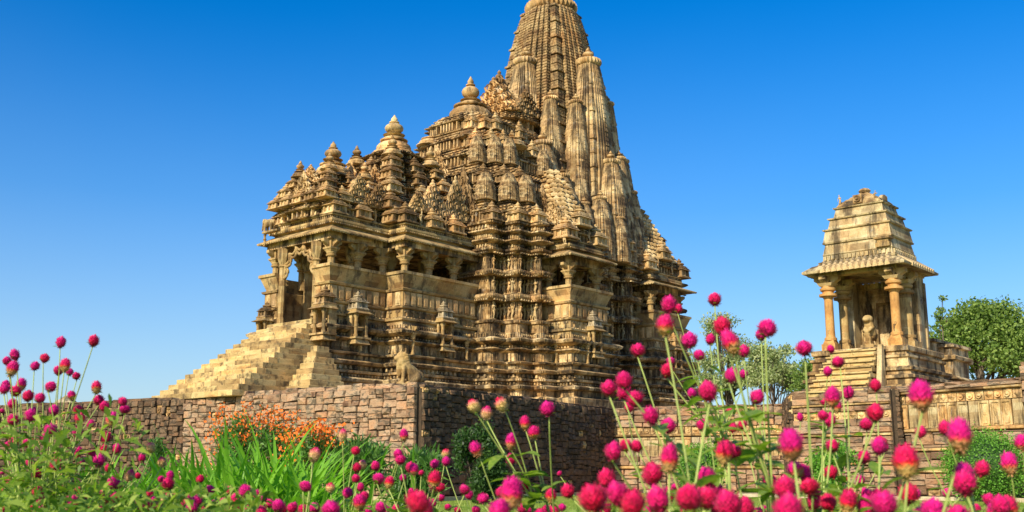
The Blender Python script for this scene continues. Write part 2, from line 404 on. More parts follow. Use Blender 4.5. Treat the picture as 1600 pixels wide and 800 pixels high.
GAB = gable_mesh(M_piece); GABW = gable_mesh(M_white)

# ------------------------------------------------------------------ plans (a = along the axis, s = towards the camera's side)
def plan(south):
    """south half given as (a, s) from the front to the back; mirrored and turned into local x, y"""
    pts = [(a, -s) for a, s in south]                  # local y is away from the camera
    return ccw(pts + [(a, s) for a, s in reversed(south)])
def pier(a0, a1, s, d=.085, notch=None):
    return [(a0, s - 2 * d), (a0 + d * .5, s - 2 * d), (a0 + d * .5, s - d), (a0 + d * 1.5, s - d), (a0 + d * 1.5, s), (a1 - d, s), (a1 - d, s - d), (a1, s - d)]
P0 = 4.1
ORG = at(862, 0, 66); ORG = Vector((ORG.x - .05, 66.0, 0.0))
temple = thing('temple', 'huge sandstone temple with stepped porch roofs rising to one tall curved spire, at the centre', 'temple', ORG, pi / 2 - AZ)
seatS = [(-19.98, 2.38), (-16.4, 2.38), (-16.4, 3.6), (-11.3, 3.6)]
piersS = pier(-11.25, -10.6, 4.75) + [(-10.6, 3.8), (-10.15, 3.8)] + pier(-10.15, -9.5, 5.65) + [(-9.5, 4.6), (-9.1, 4.6)] + pier(-9.1, -8.6, 6.35) + [(-8.6, 5.5)]
piers2 = [(-4.4, 5.5)] + pier(-4.4, -3.6, 6.35) + [(-3.6, 4.6), (-3.2, 4.6)] + pier(-3.2, -2.5, 5.65) + [(-2.5, 3.7), (-2.1, 3.7)] + pier(-2.1, -1.4, 4.9) + \
         [(-1.4, 4.0), (-.7, 4.0)] + pier(-.7, .2, 4.75) + [(.2, 4.2), (.5, 4.2)] + pier(.5, 1.5, 5.3) + [(1.5, 4.4), (2.2, 4.4)]
piers3 = [(5.8, 4.4), (6.3, 4.4)] + pier(6.3, 7.2, 5.0) + [(7.2, 3.4), (8.2, 3.4), (8.2, 1.6), (9.6, 1.6)]
balc1 = [(-8.05, 5.5), (-8.05, 7.45), (-4.95, 7.45), (-4.95, 5.5)]
balc2 = [(2.2, 5.9), (5.8, 5.9)]
full = plan(seatS + piersS + balc1 + piers2 + balc2 + piers3)
# lower mouldings, the whole building
plinth_prof = [(1.05, 4.1), (1.05, 4.62), (.98, 4.66), (.86, 4.72), (.86, 5.0), (1.0, 5.06), (1.02, 5.18), (.92, 5.26), (.74, 5.3), (.74, 5.44), (.84, 5.48), (.84, 5.58),
               (.62, 5.64), (.60, 5.86), (.74, 5.9), (.78, 6.02), (.66, 6.1), (.5, 6.12), (.5, 6.34), (.6, 6.38), (.62, 6.46), (.5, 6.52),
               (.42, 6.54), (.40, 6.98), (.46, 7.02), (.56, 7.12), (.5, 7.2), (.3, 7.24), (.3, 7.36), (.42, 7.42), (.54, 7.52), (.56, 7.64), (.46, 7.74), (.28, 7.78), (.26, 7.98), (.26, 8.05)]
plinth_prof = [(1.05 - .79 * (z - 4.1) / 3.95 + 1.7 * (o - (1.05 - .79 * (z - 4.1) / 3.95)), z) for o, z in plinth_prof]
mb = MB(); sweep(mb, full, plinth_prof); mb.obj('plinth', M_wall, temple, angle=35)
# rows of little carved blocks in the dark grooves of the plinth
def along(poly, spacing, closed=True, margin=.06, keep=None):
    """points with outward normals along an outline"""
    out = []; n = len(poly)
    for i in range(n if closed else n - 1):
        p = poly[i]; q = poly[(i + 1) % n]; dx, dy = q[0] - p[0], q[1] - p[1]; L = sqrt(dx * dx + dy * dy)
        if L < spacing * .6: continue
        nx, ny = dy / L, -dx / L
        if keep and not keep((p[0] + q[0]) / 2, (p[1] + q[1]) / 2, nx, ny): continue
        k = max(1, int((L - 2 * margin) / spacing))
        for j in range(k):
            t = (margin + (L - 2 * margin) * (j + .5) / k) / L
            out.append((p[0] + dx * t, p[1] + dy * t, nx, ny))
    return out
seen = lambda x, y, nx, ny: (ny < -.5 and y < 1.0) or nx < -.5          # faces that can be looked at from in front
def studs(mb, poly, off, z0, z1, w, d, spacing, closed=True, taper=1.0, keep=seen, margin=.05):
    for x, y, nx, ny in along(offset_poly(poly, off, closed), spacing, closed, margin, keep):
        M = Matrix.Translation((x, y, 0)) @ Matrix.Rotation(math.atan2(nx, -ny), 4, 'Z')
        mb.frus((-w / 2, w / 2, -d, .05), (-w / 2 * taper, w / 2 * taper, -d * taper, .05), z0, z1, M)
mb = MB()
studs(mb, full, .42, 6.6, 6.95, .1, .04, .55, taper=1); studs(mb, full, .74, 5.33, 5.42, .1, .07, .2); studs(mb, full, .3, 7.26, 7.35, .09, .09, .2)
studs(mb, full, .6, 5.68, 5.84, .16, .06, .3, taper=.6); studs(mb, full, .28, 7.8, 7.96, .07, .06, .16)
mb.obj('carved_band', M_wall, temple, stuff=True)

# seat parapets
def parapet(path, name='parapet'):
    path = [(a, -s) for a, s in path]
    prof = [(.22, 8.0), (.22, 8.14), (.34, 8.18), (.34, 8.28), (.2, 8.32), (.14, 8.36), (.14, 8.74), (.26, 8.78), (.28, 8.86), (.12, 8.9), (.1, 8.92), (.1, 9.62),
            (.2, 9.66), (.24, 9.76), (.1, 9.8), (.06, 9.84), (.3, 10.46), (.36, 10.46), (.36, 10.6), (.16, 10.6), (-.12, 9.9), (-.3, 9.8), (-.3, 8.0)]
    mb = MB()
    if area(path) < 0: path = path[::-1]
    sweep(mb, path, prof, closed=False); o = mb.obj(name, M_smooth, temple, angle=35)
    k = lambda x, y, nx, ny: True
    a = along(offset_poly(path, .1, False), .42, False, .03, k)
    for x, y, nx, ny in a:            # upright panels between the pilasters
        link(PANEL, 'panel', o, (x, y, 8.94), math.atan2(nx, -ny))
    m2 = MB()
    studs(m2, path, .14, 8.4, 8.7, .07, .07, .42, closed=False, keep=k); studs(m2, path, .14, 8.6, 8.7, .3, .05, .42, closed=False, keep=k)
    studs(m2, path, .2, 8.28, 8.34, .1, .12, .2, closed=False, keep=k)
    m2.obj('carved_band', M_wall, temple, stuff=True)
    return o
mb = MB(); mb.frus((-.17, .17, -.045, .05), (-.17, .17, -.045, .05), 0, .66); mb.frus((-.12, .12, -.075, .0), (-.12, .12, -.075, .0), .08, .5)
PANEL = mb.mesh('panel', M_fig)
parapet([(-19.98, 1.4), (-19.98, 2.38), (-16.4, 2.38), (-16.4, 3.6), (-11.3, 3.6)])
parapet([(-11.3, -3.6), (-16.4, -3.6), (-16.4, -2.38), (-19.98, -2.38), (-19.98, -1.4)])
parapet(balc1); parapet([(a, -s) for a, s in reversed(balc1)])
parapet([(2.2, 4.4), (2.2, 5.9), (5.8, 5.9), (5.8, 4.4)]); parapet([(5.8, -4.4), (5.8, -5.9), (2.2, -5.9), (2.2, -4.4)])

# solid body with three rows of figures; deep doorways behind the balconies and the hall
bodyS = [(-9.2, 1.3), (-11.25, 1.3)] + piersS + [(-8.0, 5.5), (-7.2, 5.5), (-7.2, 3.0), (-5.8, 3.0), (-5.8, 5.5), (-4.9, 5.5)] + piers2 + \
        [(2.6, 4.4), (3.3, 4.4), (3.3, 2.6), (4.7, 2.6), (4.7, 4.4)] + piers3
body = plan(bodyS)
body_prof = [(.1, 8.0), (.1, 8.5), (.2, 8.55), (.22, 8.66), (.06, 8.72), (-.2, 8.74), (-.2, 9.72), (.02, 9.74), (.2, 9.82), (.26, 9.92), (.22, 10.04), (.08, 10.1), (-.2, 10.14),
             (-.2, 11.04), (.02, 11.06), (.2, 11.12), (.26, 11.22), (.22, 11.32), (.08, 11.38), (-.2, 11.4), (-.2, 12.24), (.04, 12.26), (.1, 12.3), (.24, 12.38), (.26, 12.48), (.1, 12.54),
             (0, 12.58), (.0, 12.74), (.18, 12.8), (.34, 12.9), (.3, 12.98), (.08, 13.02), (.0, 13.06), (.02, 13.26), (.2, 13.32), (.32, 13.4), (.28, 13.48), (.04, 13.52), (-.04, 13.6), (-.04, 13.78), (.14, 13.86), (.16, 13.95), (0, 14.0)]
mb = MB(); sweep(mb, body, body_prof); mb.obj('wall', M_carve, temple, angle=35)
inner = lambda x, y, nx, ny: seen(x, y, nx, ny) and not (abs(y) < 4.0) 
nf = 0
for zi, z in enumerate((8.76, 10.15, 11.41)):
    for x, y, nx, ny in along(offset_poly(body, -.14), .25, True, .02, lambda x, y, nx, ny: (ny < -.5 and y < -4.1) or (nx < -.5 and y < -3.6)):
        if nf >= 280: break
        nf += 1
        k = random.randrange(5); s = (.98, .9, .84)[zi] * random.uniform(.95, 1.02)
        link(FIG[k], 'carved_figure', temple, (x + nx * .03, y + ny * .03, z), math.atan2(nx, -ny) + random.uniform(-.2, .2), (s * .9 * random.choice((-1, 1)), s * 1.3, s))
mb = MB(); 
studs(mb, body, .2, 9.72, 9.8, .07, .06, .16); studs(mb, body, .2, 11.06, 11.12, .07, .06, .16); studs(mb, body, .02, 12.6, 12.73, .1, .06, .2); studs(mb, body, .02, 13.08, 13.24, .07, .06, .14)
studs(mb, body, 0, 13.62, 13.78, .12, .07, .22, taper=.7); studs(mb, body, .2, 12.2, 12.26, .07, .1, .15)
mb.obj('carved_band', M_wall, temple, stuff=True)

# columns under the eaves
def column_mesh():
    mb = MB()
    mb.lathe([(.2, 0), (.2, .1), (.17, .14), (.17, .98)], 16, sq=False, ribs=8, amp=.12)
    mb.lathe([(.17, .98), (.24, 1.0), (.26, 1.06), (.2, 1.1), (.24, 1.15), (.25, 1.2), (.19, 1.24)], 16)
    mb.frus((-.19, .19, -.19, .19), (-.27, .27, -.27, .27), 1.22, 1.34); mb.box(-.29, .29, -.29, .29, 1.34, 1.42)
    for i in range(4):
        M = Matrix.Rotation(i * pi / 2, 4, 'Z')
        mb.add([(-.11, -.2, 1.42), (.11, -.2, 1.42), (.11, -.28, 1.5), (-.11, -.28, 1.5), (.11, -.55, 1.66), (-.11, -.55, 1.66), (.11, -.55, 1.8), (-.11, -.55, 1.8), (.11, 0, 1.8), (-.11, 0, 1.8), (.11, 0, 1.42), (-.11, 0, 1.42)],
               [(0, 1, 2, 3), (3, 2, 4, 5), (5, 4, 6, 7), (7, 6, 8, 9), (1, 10, 8, 6, 4, 2), (0, 3, 5, 7, 9, 11)], M)
    mb.box(-.22, .22, -.22, .22, 1.42, 1.82)
    return mb.mesh('column', M_smooth, angle=35)
COLM = column_mesh()
for sg in (1, -1):
    for a, s in ((-19.75, 2.12), (-18.1, 2.15), (-16.6, 2.3), (-16.1, 3.35), (-14.4, 3.35), (-12.6, 3.35), (-7.75, 7.15), (-5.25, 7.15), (-7.75, 5.8), (-5.25, 5.8), (2.5, 5.6), (5.5, 5.6), (2.5, 4.7), (5.5, 4.7)):
        link(COLM, 'column', temple, (a, -s * sg, 10.05), 0)
mb = MB()      # tall inner pillars of the hall, plus the pair at the door
mb.lathe([(.3, 0), (.3, .3), (.24, .36), (.24, 2.9), (.34, 2.98), (.24, 3.05), (.36, 3.3), (.42, 3.5), (.42, 3.9)], 16, ribs=8, amp=.1)
PIL = mb.mesh('pillar', M_smooth, angle=35)
for a in (-18.0, -15.6, -13.0):
    for s in (1.7, -1.7): link(PIL, 'pillar', temple, (a, s, 8.0))
for s in (1.3, -1.3): link(PIL, 'pillar', temple, (-19.95, s, 8.05), scale=(.7, .7, .97))
mb = MB()      # beam and ceiling of the porch and hall
hall = plan([(-20.1, 2.45), (-16.5, 2.45), (-16.5, 3.75), (-11.1, 3.75)])
sweep(mb, hall, [(0, 11.86), (0, 12.2)]); mb.obj('ceiling_slab', M_wall, temple)
# scalloped arch hung in the porch entrance
mb = MB(); loops = 7
for k in range(loops):
    t0 = pi * k / loops; t1 = pi * (k + 1) / loops
    for rr, yy in ((.0, 0), (.17, .0)):
        pts = []
        for j in range(5):
            t = t0 + (t1 - t0) * j / 4; bul = sin(pi * j / 4) * .16
            R = 1.0 - bul + rr
            pts.append((-19.95, -R * 1.08 * cos(t), 10.35 + R * 1.25 * sin(t)))
        mb.tube(pts, .075, 6)
for k in range(loops + 1):
    t = pi * k / loops; mb.tube([(-19.95, -1.06 * cos(t), 10.35 + 1.2 * sin(t)), (-19.95, -1.3 * cos(t), 10.35 + 1.52 * sin(t))], .09, 6)
mb.obj('scalloped_arch', M_smooth, temple, smooth=True)

# ------------------------------------------------------------------ eaves, cornices
def eaves(poly, zi=12.5, drop=.33, out=.72, name='eave'):
    mb = MB()
    sweep(mb, poly, [(0, zi - .1), (out, zi - drop - .03), (out + .02, zi - drop), (out, zi - drop + .05), (0.1, zi + .06)])
    o = mb.obj(name, M_smooth, temple)
    m2 = MB(); studs(m2, poly, out - .02, zi - drop - .06, zi - drop - .0, .09, .03, .17, margin=0)
    m2.obj('eave_beading', M_smooth, temple, stuff=True)
    m3 = MB()
    sweep(m3, poly, [(.1, zi), (.12, zi + .1), (.3, zi + .16), (.36, zi + .26), (.34, zi + .36), (.2, zi + .42), (.18, zi + .52), (.3, zi + .54), (.32, zi + .6), (.0, zi + .64)])
    m3.obj('cornice', M_smooth, temple, angle=35)
    m4 = MB(); studs(m4, poly, .18, zi + .42, zi + .52, .07, .07, .14, margin=0); studs(m4, poly, .3, zi + .13, zi + .2, .07, .07, .14, margin=0)
    m4.obj('carved_band', M_wall, temple, stuff=True)
eave1 = plan([(-19.72, 2.12), (-16.05, 2.12), (-16.05, 3.3), (-11.0, 3.3)])
eaves(eave1)
for sg in (1, -1):
    eaves(ccw([(-7.8, -7.2 * sg), (-5.3, -7.2 * sg), (-5.3, -5.2 * sg), (-7.8, -5.2 * sg)]), out=.82)
    eaves(ccw([(2.55, -5.5 * sg), (5.5, -5.5 * sg), (5.5, -4.2 * sg), (2.55, -4.2 * sg)]), out=1.0)
    for a0, a1, s0, s1 in ((-7.95, -5.1, 5.4, 7.3), (2.3, 5.7, 4.3, 5.8)):
        mb = MB(); mb.box(a0, a1, min(-s0 * sg, -s1 * sg), max(-s0 * sg, -s1 * sg), 11.86, 12.3); mb.obj('ceiling_slab', M_wall, temple)
        mb = MB(); mb.box(a0, a1, min(-s0 * sg, -s1 * sg), max(-s0 * sg, -s1 * sg), 7.9, 8.0); mb.obj('floor_slab', M_wall, temple)

# ------------------------------------------------------------------ stepped storeys
def storey(mb, st, A, B, z0, z1, n, deep=.3, rel=1.0, spacing=.3):
    """n storeys between two plans of equal vertex count: recessed niches with posts, a cornice, thin stacked plates"""
    deep *= 1.4
    for i in range(n):
        h = (z1 - z0) / n; zb = z0 + i * h; P = lerp_poly(A, B, i / n); Q = lerp_poly(A, B, (i + 1) / n)
        rings = []
        for off, t, mix in ((.02, 0, 0), (.05, .05, 0), (-.04, .07, 0), (-deep, .1, 0), (-deep, .46, .1), (-.02, .48, .1), (.13, .52, .1), (.16, .57, .12), (.02, .62, .3), (-.16, .64, .4), (-.14, .69, .5),
                            (.0, .71, .5), (.02, .76, .55), (-.14, .78, .7), (-.12, .83, .75), (.0, .85, .8), (.0, .9, .85), (-.12, .92, 1), (-.1, 1.0, 1)):
            rings.append(ring(offset_poly(lerp_poly(P, Q, mix), off * rel), zb + t * h))
        mb.ring_loft(rings)
        studs(st, P, -deep * rel, zb + .1 * h, zb + .47 * h, .09, deep * .95 * rel, spacing)
        studs(st, P, -deep * rel, zb + .1 * h, zb + .36 * h, .13, deep * .45 * rel, spacing * .9, taper=.6)
        for tt in (.66, .8): studs(st, lerp_poly(P, Q, .5), -.13 * rel, zb + tt * h, zb + (tt + .035) * h, .12, .14, .26)

def rect(a0, a1, s): return plan([(a0, s), (a1, s)])
def cross(c, h1, h2, h3=None):
    """square outline with stepped faces: h1 at the middle of each face, h2 and h3 in turn"""
    k = h3 if h3 else h2
    S = [(c - h1, h1 * .38), (c - h2, h1 * .38), (c - h2, h1 * .68), (c - k * .9, h1 * .68), (c - k * .9, k * .9)]
    T = [(c - h1 * .68, k * .9), (c - h1 * .68, h2), (c - h1 * .38, h2), (c - h1 * .38, h1)]
    half = S + T + [(2 * c - a, s) for a, s in reversed(T)] + [(2 * c - a, s) for a, s in reversed(S)]
    return plan(half)
# porch roof
def place(mesh, name, a, s, z, sc_=1.0, rz=0.0): return link(mesh, name, temple, (a, -s, z), rz, sc_)
def hall_roof(c, zs, halves, zb, rb, zf, rf, name):
    mb = MB(); st = MB()
    for i in range(len(halves) - 1):
        h1 = halves[i]; h2 = halves[i + 1]
        storey(mb, st, cross(c, h1, h1 * .93, h1 * .86), cross(c, h2 * 1.04, h2 * .97, h2 * .9), zs[i], zs[i + 1], 1, deep=.16)
    mb.obj(name, M_carve, temple); st.obj('niche_posts', M_piece, temple, stuff=True)
    b = place(BELL, 'bell_roof', c, 0, zb, (rb, rb, (zf - zb) / .8 * .9))
    place(FINI, 'finial', c, 0, zf - rf * .3, (rf * 1.15, rf * 1.15, rf * 1.05))
hall_roof(-18.1, [13.1, 13.95, 14.6, 15.2, 15.7], [2.15, 1.85, 1.55, 1.25, 1.0], 15.6, 1.0, 16.6, .68, 'porch_roof')
hall_roof(-13.9, [13.1, 14.1, 15.0, 15.85, 16.6, 17.3, 17.85], [2.6, 2.35, 2.08, 1.82, 1.58, 1.35, 1.12], 17.8, 1.12, 18.95, .8, 'hall_roof')
mb = MB(); st = MB()
storey(mb, st, plan([(-19.55, 1.95), (-16.0, 1.95), (-16.0, 3.2), (-11.0, 3.2)]), plan([(-19.35, 1.8), (-15.8, 1.8), (-15.8, 3.0), (-11.0, 3.0)]), 13.15, 14.0, 1, deep=.18)
mb.obj('attic_storey', M_carve, temple); st.obj('niche_posts', M_piece, temple, stuff=True)
def ring_of(mesh, name, c, h, z, size, n=3, jitter=.0, both=True):
    """turrets round a square tier, on the three faces that can be seen"""
    for i in range(n):
        t = -1 + 2 * i / (n - 1)
        place(mesh, name, c + t * h, h, z, size)
        if 0 <= i < n - 1: place(mesh, name, c - h, t * h, z, size)
for z, h, sz, n in ((13.9, 1.9, (.8, .8, .95), 5), (14.5, 1.6, (.75, .75, .95), 3), (15.05, 1.32, (.7, .7, .8), 3)):
    ring_of(TUR, 'turret', -18.1, h, z, sz, n)
for z, h, sz, n in ((13.95, 2.4, (1.0, 1.0, 1.25), 3), (14.9, 2.12, (.95, .95, 1.25), 3), (15.75, 1.85, (.9, .9, 1.15), 3), (16.5, 1.6, (.85, .85, 1.05), 3)):
    ring_of(TUR, 'turret', -13.9, h, z, sz, n)
for c, h, z, r in ((-18.1, 1.15, 15.6, .45), (-13.9, 1.4, 17.2, .55)):
    for i in (-1, 1):
        for j in (-1, 1):
            place(BELL, 'bell_roof', c + i * h, j * h, z, (r, r, r * 1.1)); place(FINI, 'finial', c + i * h, j * h, z + r * .75, r * .8)
# openwork gables on the front of each roof and on the sides
F, R_ = -pi / 2, 0.0
for a, s, z, w, h, rz, g in ((-19.95, 0, 13.95, 1.5, 1.5, F, GAB), (-19.5, -1.4, 13.95, 1.1, 1.0, F, GAB), (-19.5, 1.4, 13.95, 1.1, 1.0, F, GAB), (-18.1, 2.15, 13.95, 1.5, 1.4, 0, GAB), (-19.55, 0, 15.05, 1.1, .9, F, GAB),
                             (-16.9, 2.3, 13.95, 1.5, 1.2, 0, GAB), (-13.9, 3.1, 14.0, 1.8, 1.7, 0, GAB), (-12.2, 3.1, 14.0, 1.6, 2.2, 0, GAB), (-16.9, 0, 14.3, 1.8, 2.2, F, GAB), (-15.0, 3.1, 14.0, 1.1, 1.0, 0, GAB),
                             (-16.1, .9, 15.3, 1.2, 1.2, F, GAB)):
    place(g, 'lattice_gable', a, s, z, (w, 1.2, h), rz)
# attic row standing on the eaves: turrets at corners, seated figures between
for a, s in ((-19.5, 1.95), (-19.5, -1.95), (-19.55, .0), (-16.3, 2.7), (-16.0, 3.2), (-14.2, 3.3), (-12.6, 3.3), (-18.0, 2.05)):
    place(TUR, 'turret', a, s, 13.15, (1.0, 1.0, 1.3))
for a, s, rz in [(-19.65, t, F) for t in (-1.6, -1.0, -.5, .5, 1.0, 1.6)] + [(t, 2.1, 0) for t in (-19.1, -18.7, -17.5, -17.0)] + [(t, 3.35, 0) for t in (-15.5, -15.0, -13.6, -13.2)]:
    place(FIG[random.randrange(5)], 'carved_figure', a, s, 13.2, .8, rz)
# elephant-lion carried on a bracket at the porch's far corner
mb = MB()
ell(mb, (0, 0, .55), (.42, .2, .24)); ell(mb, (-.42, 0, .66), (.2, .16, .2)); limb(mb, (-.55, 0, .6), (-.66, 0, .2), .08, .05)
for x in (-.3, .28):
    for y in (-.1, .1): limb(mb, (x, y, .45), (x, y, .04), .09, .075)
limb(mb, (.4, 0, .6), (.5, 0, .3), .04, .02); ell(mb, (-.38, .15, .68), (.1, .04, .14)); ell(mb, (-.38, -.15, .68), (.1, .04, .14)); mb.box(-.5, .9, -.16, .16, -.06, .06)
el = bake_remesh(mb, 'elephant', M_smooth, .03, 2)
el_o = place(el, 'elephant', -20.4, -1.95, 12.72, .85, -pi / 2)
mb = MB(); mb.lathe([(.09, 0), (.06, .05), (.06, .12), (.1, .15), (.06, .2), (.06, .3), (.1, .34), (.06, .4), (.05, .5), (.08, .56), (.08, .6)], 8)
place(mb.mesh('bracket_post', M_smooth, angle=40), 'bracket_post', -20.35, -2.35, 12.05, (1, 1, 1))

# ------------------------------------------------------------------ great hall tower
def sym(S, c): return S + [(2 * c - a, s) for a, s in reversed(S)]
MC = -7.3
baseS = [(-11.5, 1.2), (-11.5, 3.2), (-11.2, 3.2), (-11.2, 4.6), (-10.6, 4.6), (-10.6, 3.7), (-10.1, 3.7), (-10.1, 5.5), (-9.5, 5.5), (-9.5, 4.5), (-9.05, 4.5), (-9.05, 6.0), (-8.6, 6.0), (-8.6, 5.4)]
topS = [(-9.5, .5), (-9.5, .9), (-9.4, .9), (-9.4, 1.25), (-9.15, 1.25), (-9.15, .9), (-9.0, .9), (-9.0, 1.7), (-8.7, 1.7), (-8.7, 1.3), (-8.5, 1.3), (-8.5, 2.0), (-8.2, 2.0), (-8.2, 1.9)]
A_ = plan(sym(baseS, -6.6)); B_ = plan(sym(topS, -7.5))
mb = MB(); st = MB()
storey(mb, st, A_, B_, 14.0, 21.3, 6, deep=.28, spacing=.22, rel=.75)
mb.obj('hall_tower', M_carve, temple); st.obj('niche_posts', M_piece, temple, stuff=True)
# ribbed half-spires and turrets standing on the corner piers at each storey
def corner_at(S, T, i, t): return (S[i][0] + (T[i][0] - S[i][0]) * t, S[i][1] + (T[i][1] - S[i][1]) * t)
mini_spires = []
for t in range(6):
    u = t / 6 + .02; z = 14.0 + 7.3 * t / 6
    for i0, i1 in ((3, 4), (7, 8), (11, 12)):
        p = corner_at(baseS, topS, i0, u); q = corner_at(baseS, topS, i1, u)
        a, s = (p[0] + q[0]) / 2, p[1] - .12
        for m in (0, 1):
            aa = a if not m else 2 * (-6.6 + (-7.5 + 6.6) * u) - a
            if t in (1, 3): mini_spires.append((aa, s - .1, z + .1, .5 - .03 * t))
            else: place(TUR, 'turret', aa, s + .05, z + .0, ((.95 - .06 * t), (.95 - .06 * t), 1.3))
for a, s, z, r in ((-9.4, 1.6, 19.55, .82), (-9.7, -1.4, 19.6, .8), (-7.4, 2.9, 19.2, .85), (-5.5, 1.9, 19.9, .8)):
    place(BELL, 'bell_roof', a, s, z, (r, r, r * .9)); 
for a, s, z, r in ((-9.4, 1.6, 20.15, .3), (-7.4, 2.9, 19.75, .32)):
    place(FINI, 'finial', a, s, z, r)
place(BELL, 'bell_roof', -7.8, 0, 21.2, (1.5, 1.5, 1.6)); place(FINI, 'finial', -7.8, 0, 22.3, (.95, .95, 1.1))
for a, s, z, w, h, rz, g in ((-11.3, 0, 14.2, 2.0, 3.0, F, GAB), (-11.2, -2.6, 14.6, 1.4, 1.8, F, GAB), (-11.15, 2.6, 14.4, 1.6, 2.6, F, GAB), (-10.6, .0, 17.2, 1.4, 1.8, F, GAB), (-11.6, 1.9, 14.0, 1.3, 2.0, F, GAB)):
    place(g, 'lattice_gable', a, s, z, (w, 1.2, h), rz)

# knobbed pyramids above the balconies
KN = MB(); KN.frus((-.17, .17, -.17, .17), (-.2, .2, -.2, .2), 0, .09); KN.frus((-.2, .2, -.2, .2), (-.13, .13, -.13, .13), .09, .17); KN.frus((-.1, .1, -.1, .1), (-.03, .03, -.03, .03), .17, .26)
KNM = KN.mesh('knob', M_piece)
def knob_roof(a0, a1, s0, s1, z0, z1, n, lean, name, size=1.0):
    """pyramid of rows of carved knobs; its back leans on the wall"""
    mb = MB(); kb = MB()
    for i in range(n):
        t = i / n; h = (z1 - z0) / n; zb = z0 + i * h; ca = (a0 + a1) / 2
        ha = (a1 - a0) / 2 * (1 - t * .82); sb = s1 - (s1 - s0) * t * lean
        mb.box(ca - ha + .1, ca + ha - .1, -sb + .1, -s0 + .3, zb - .02, zb + h * 1.05)
        mb.box(ca - ha, ca + ha, -sb, -s0 + .3, zb + h * .78, zb + h * .98)
        P = [(ca - ha, -s0), (ca - ha, -sb), (ca + ha, -sb)]
        for x, y, nx, ny in along(P, .44 * size, False, .0):
            M = Matrix.Translation((x, y, zb + .04)) @ Matrix.Rotation(pi / 4 + math.atan2(nx, -ny), 4, 'Z') @ Matrix.Diagonal((1.15 * size, 1.15 * size, h / .25 * .98, 1))
            kb.add(KN.v, KN.f, M)
    o = mb.obj(name, M_piece, temple); k = kb.obj('knobs', M_piece, o, stuff=True)
    return o
for sg in (1,):
    for (a0, a1, s1, z, zt, nn, nm) in ((-8.0, -5.1, 7.2, 13.15, 17.6, 12, 'balcony_roof'), (2.2, 6.2, 5.6, 13.15, 17.6, 12, 'balcony_roof')):
        mb = MB(); st = MB(); s0 = 5.0 if a0 < 0 else 3.6
        pl = ccw([(a0 + .1, -s0), (a0 + .1, -s1 + .1), (a1 - .1, -s1 + .1), (a1 - .1, -s0)])
        storey(mb, st, pl, offset_poly(pl, -.1), z, z + .95, 1, deep=.16)
        mb.obj('attic_storey', M_carve, temple); st.obj('niche_posts', M_piece, temple, stuff=True)
        knob_roof(a0 + .3, a1 - .3, s0, s1 - .3, z + .9, zt, nn, .85, nm, .9 if a0 < 0 else 1.0)
        place(TUR, 'turret', a0 + .1, s1 - .1, z, (1.1, 1.1, 1.5)); place(TUR, 'turret', a1 - .1, s1 - .1, z, (1.1, 1.1, 1.5)); place(TUR, 'turret', (a0 + a1) / 2, s1 - .15, z + .9, (1.2, .9, 1.5))
        place(GAB, 'lattice_gable', a0 + .25, s1 - 1.0, z + .95, (1.3, 1.2, 1.3), F); place(GAB, 'lattice_gable', a0 + .4, s1 - 2.0, z + 1.2, (1.1, 1.2, 2.0), F)
        for t in (.3, .7): place(FIG[2], 'carved_figure', a0 + (a1 - a0) * t, s1 + .05, z + .12, .75); 
        place(FIG[1], 'carved_figure', a0 - .0, s1 - .7, z + .12, .75, F); place(FIG[4], 'carved_figure', a0 - .0, s1 - 1.3, z + .12, .75, F)
place(FIG[0], 'carved_figure', -8.35, 7.4, 12.75, .95, F)

# ------------------------------------------------------------------ spires
def spire_plan():
    L = [(-.90, .9), (-.68, .9), (-.68, .75), (-.63, .75), (-.63, 1.0), (-.49, 1.0), (-.49, .87), (-.45, .87), (-.45, 1.04), (-.32, 1.04), (-.32, .83), (-.27, .83),
         (-.27, 1.08), (-.14, 1.08), (-.14, 1.0), (-.1, 1.0), (-.1, 1.13)]
    side = L + [(-x, y) for x, y in reversed(L)]
    pts = []
    for r in range(4):
        c, s = cos(r * pi / 2), sin(r * pi / 2)
        for x, y in side: pts.append((x * c - (-y) * s, x * s + (-y) * c, abs(x)))
    return pts
SP = spire_plan()
def spire_mesh(prof, courses, mat, name, fine=1.0):
    """curved spire: half width against height, cut into fine courses; corner bands carry flattened ribbed discs"""
    mb = MB(); rings = []
    def w(t):
        for (t0, w0), (t1, w1) in zip(prof, prof[1:]):
            if t <= t1: return w0 + (w1 - w0) * (t - t0) / (t1 - t0)
        return prof[-1][1]
    for i in range(courses):
        big = i % 6 == 5
        for f, g in ((0.0, 0), (.62, 0), (.72, 1), (.97, 1)):
            t = (i + f) / courses; ww = w(t); r = []
            for x, y, ax in SP:
                k = 1.0
                if ax >= .66: k = (1.055 if big else 1.0) - (.035 if g and (big or i % 6 == 4 or i % 3 == 1) else .006 * g)
                elif ax > .3: k = 1 - .02 * g * fine
                elif ax > .12: k = 1 - .012 * g * fine
                else: k = 1 - .022 * g * (1 if i % 3 else 2)
                r.append((x * ww * k, y * ww * k, t))
            rings.append(r)
    mb.ring_loft(rings)
    return mb.mesh(name, mat)
PROF = [(0, 1.0), (.2, .98), (.4, .93), (.55, .86), (.68, .77), (.8, .66), (.88, .57), (.95, .48), (1.0, .4)]
MAINP = [(0, 3.7), (.25, 3.35), (.45, 3.02), (.6, 2.72), (.72, 2.45), (.8, 2.25), (.88, 2.0), (.95, 1.74), (1.0, 1.5)]
main = link(spire_mesh(MAINP, 84, M_mesh, 'spire'), 'spire', temple, (0.0, 0, 13.5), 0, (1, 1, 17.3))
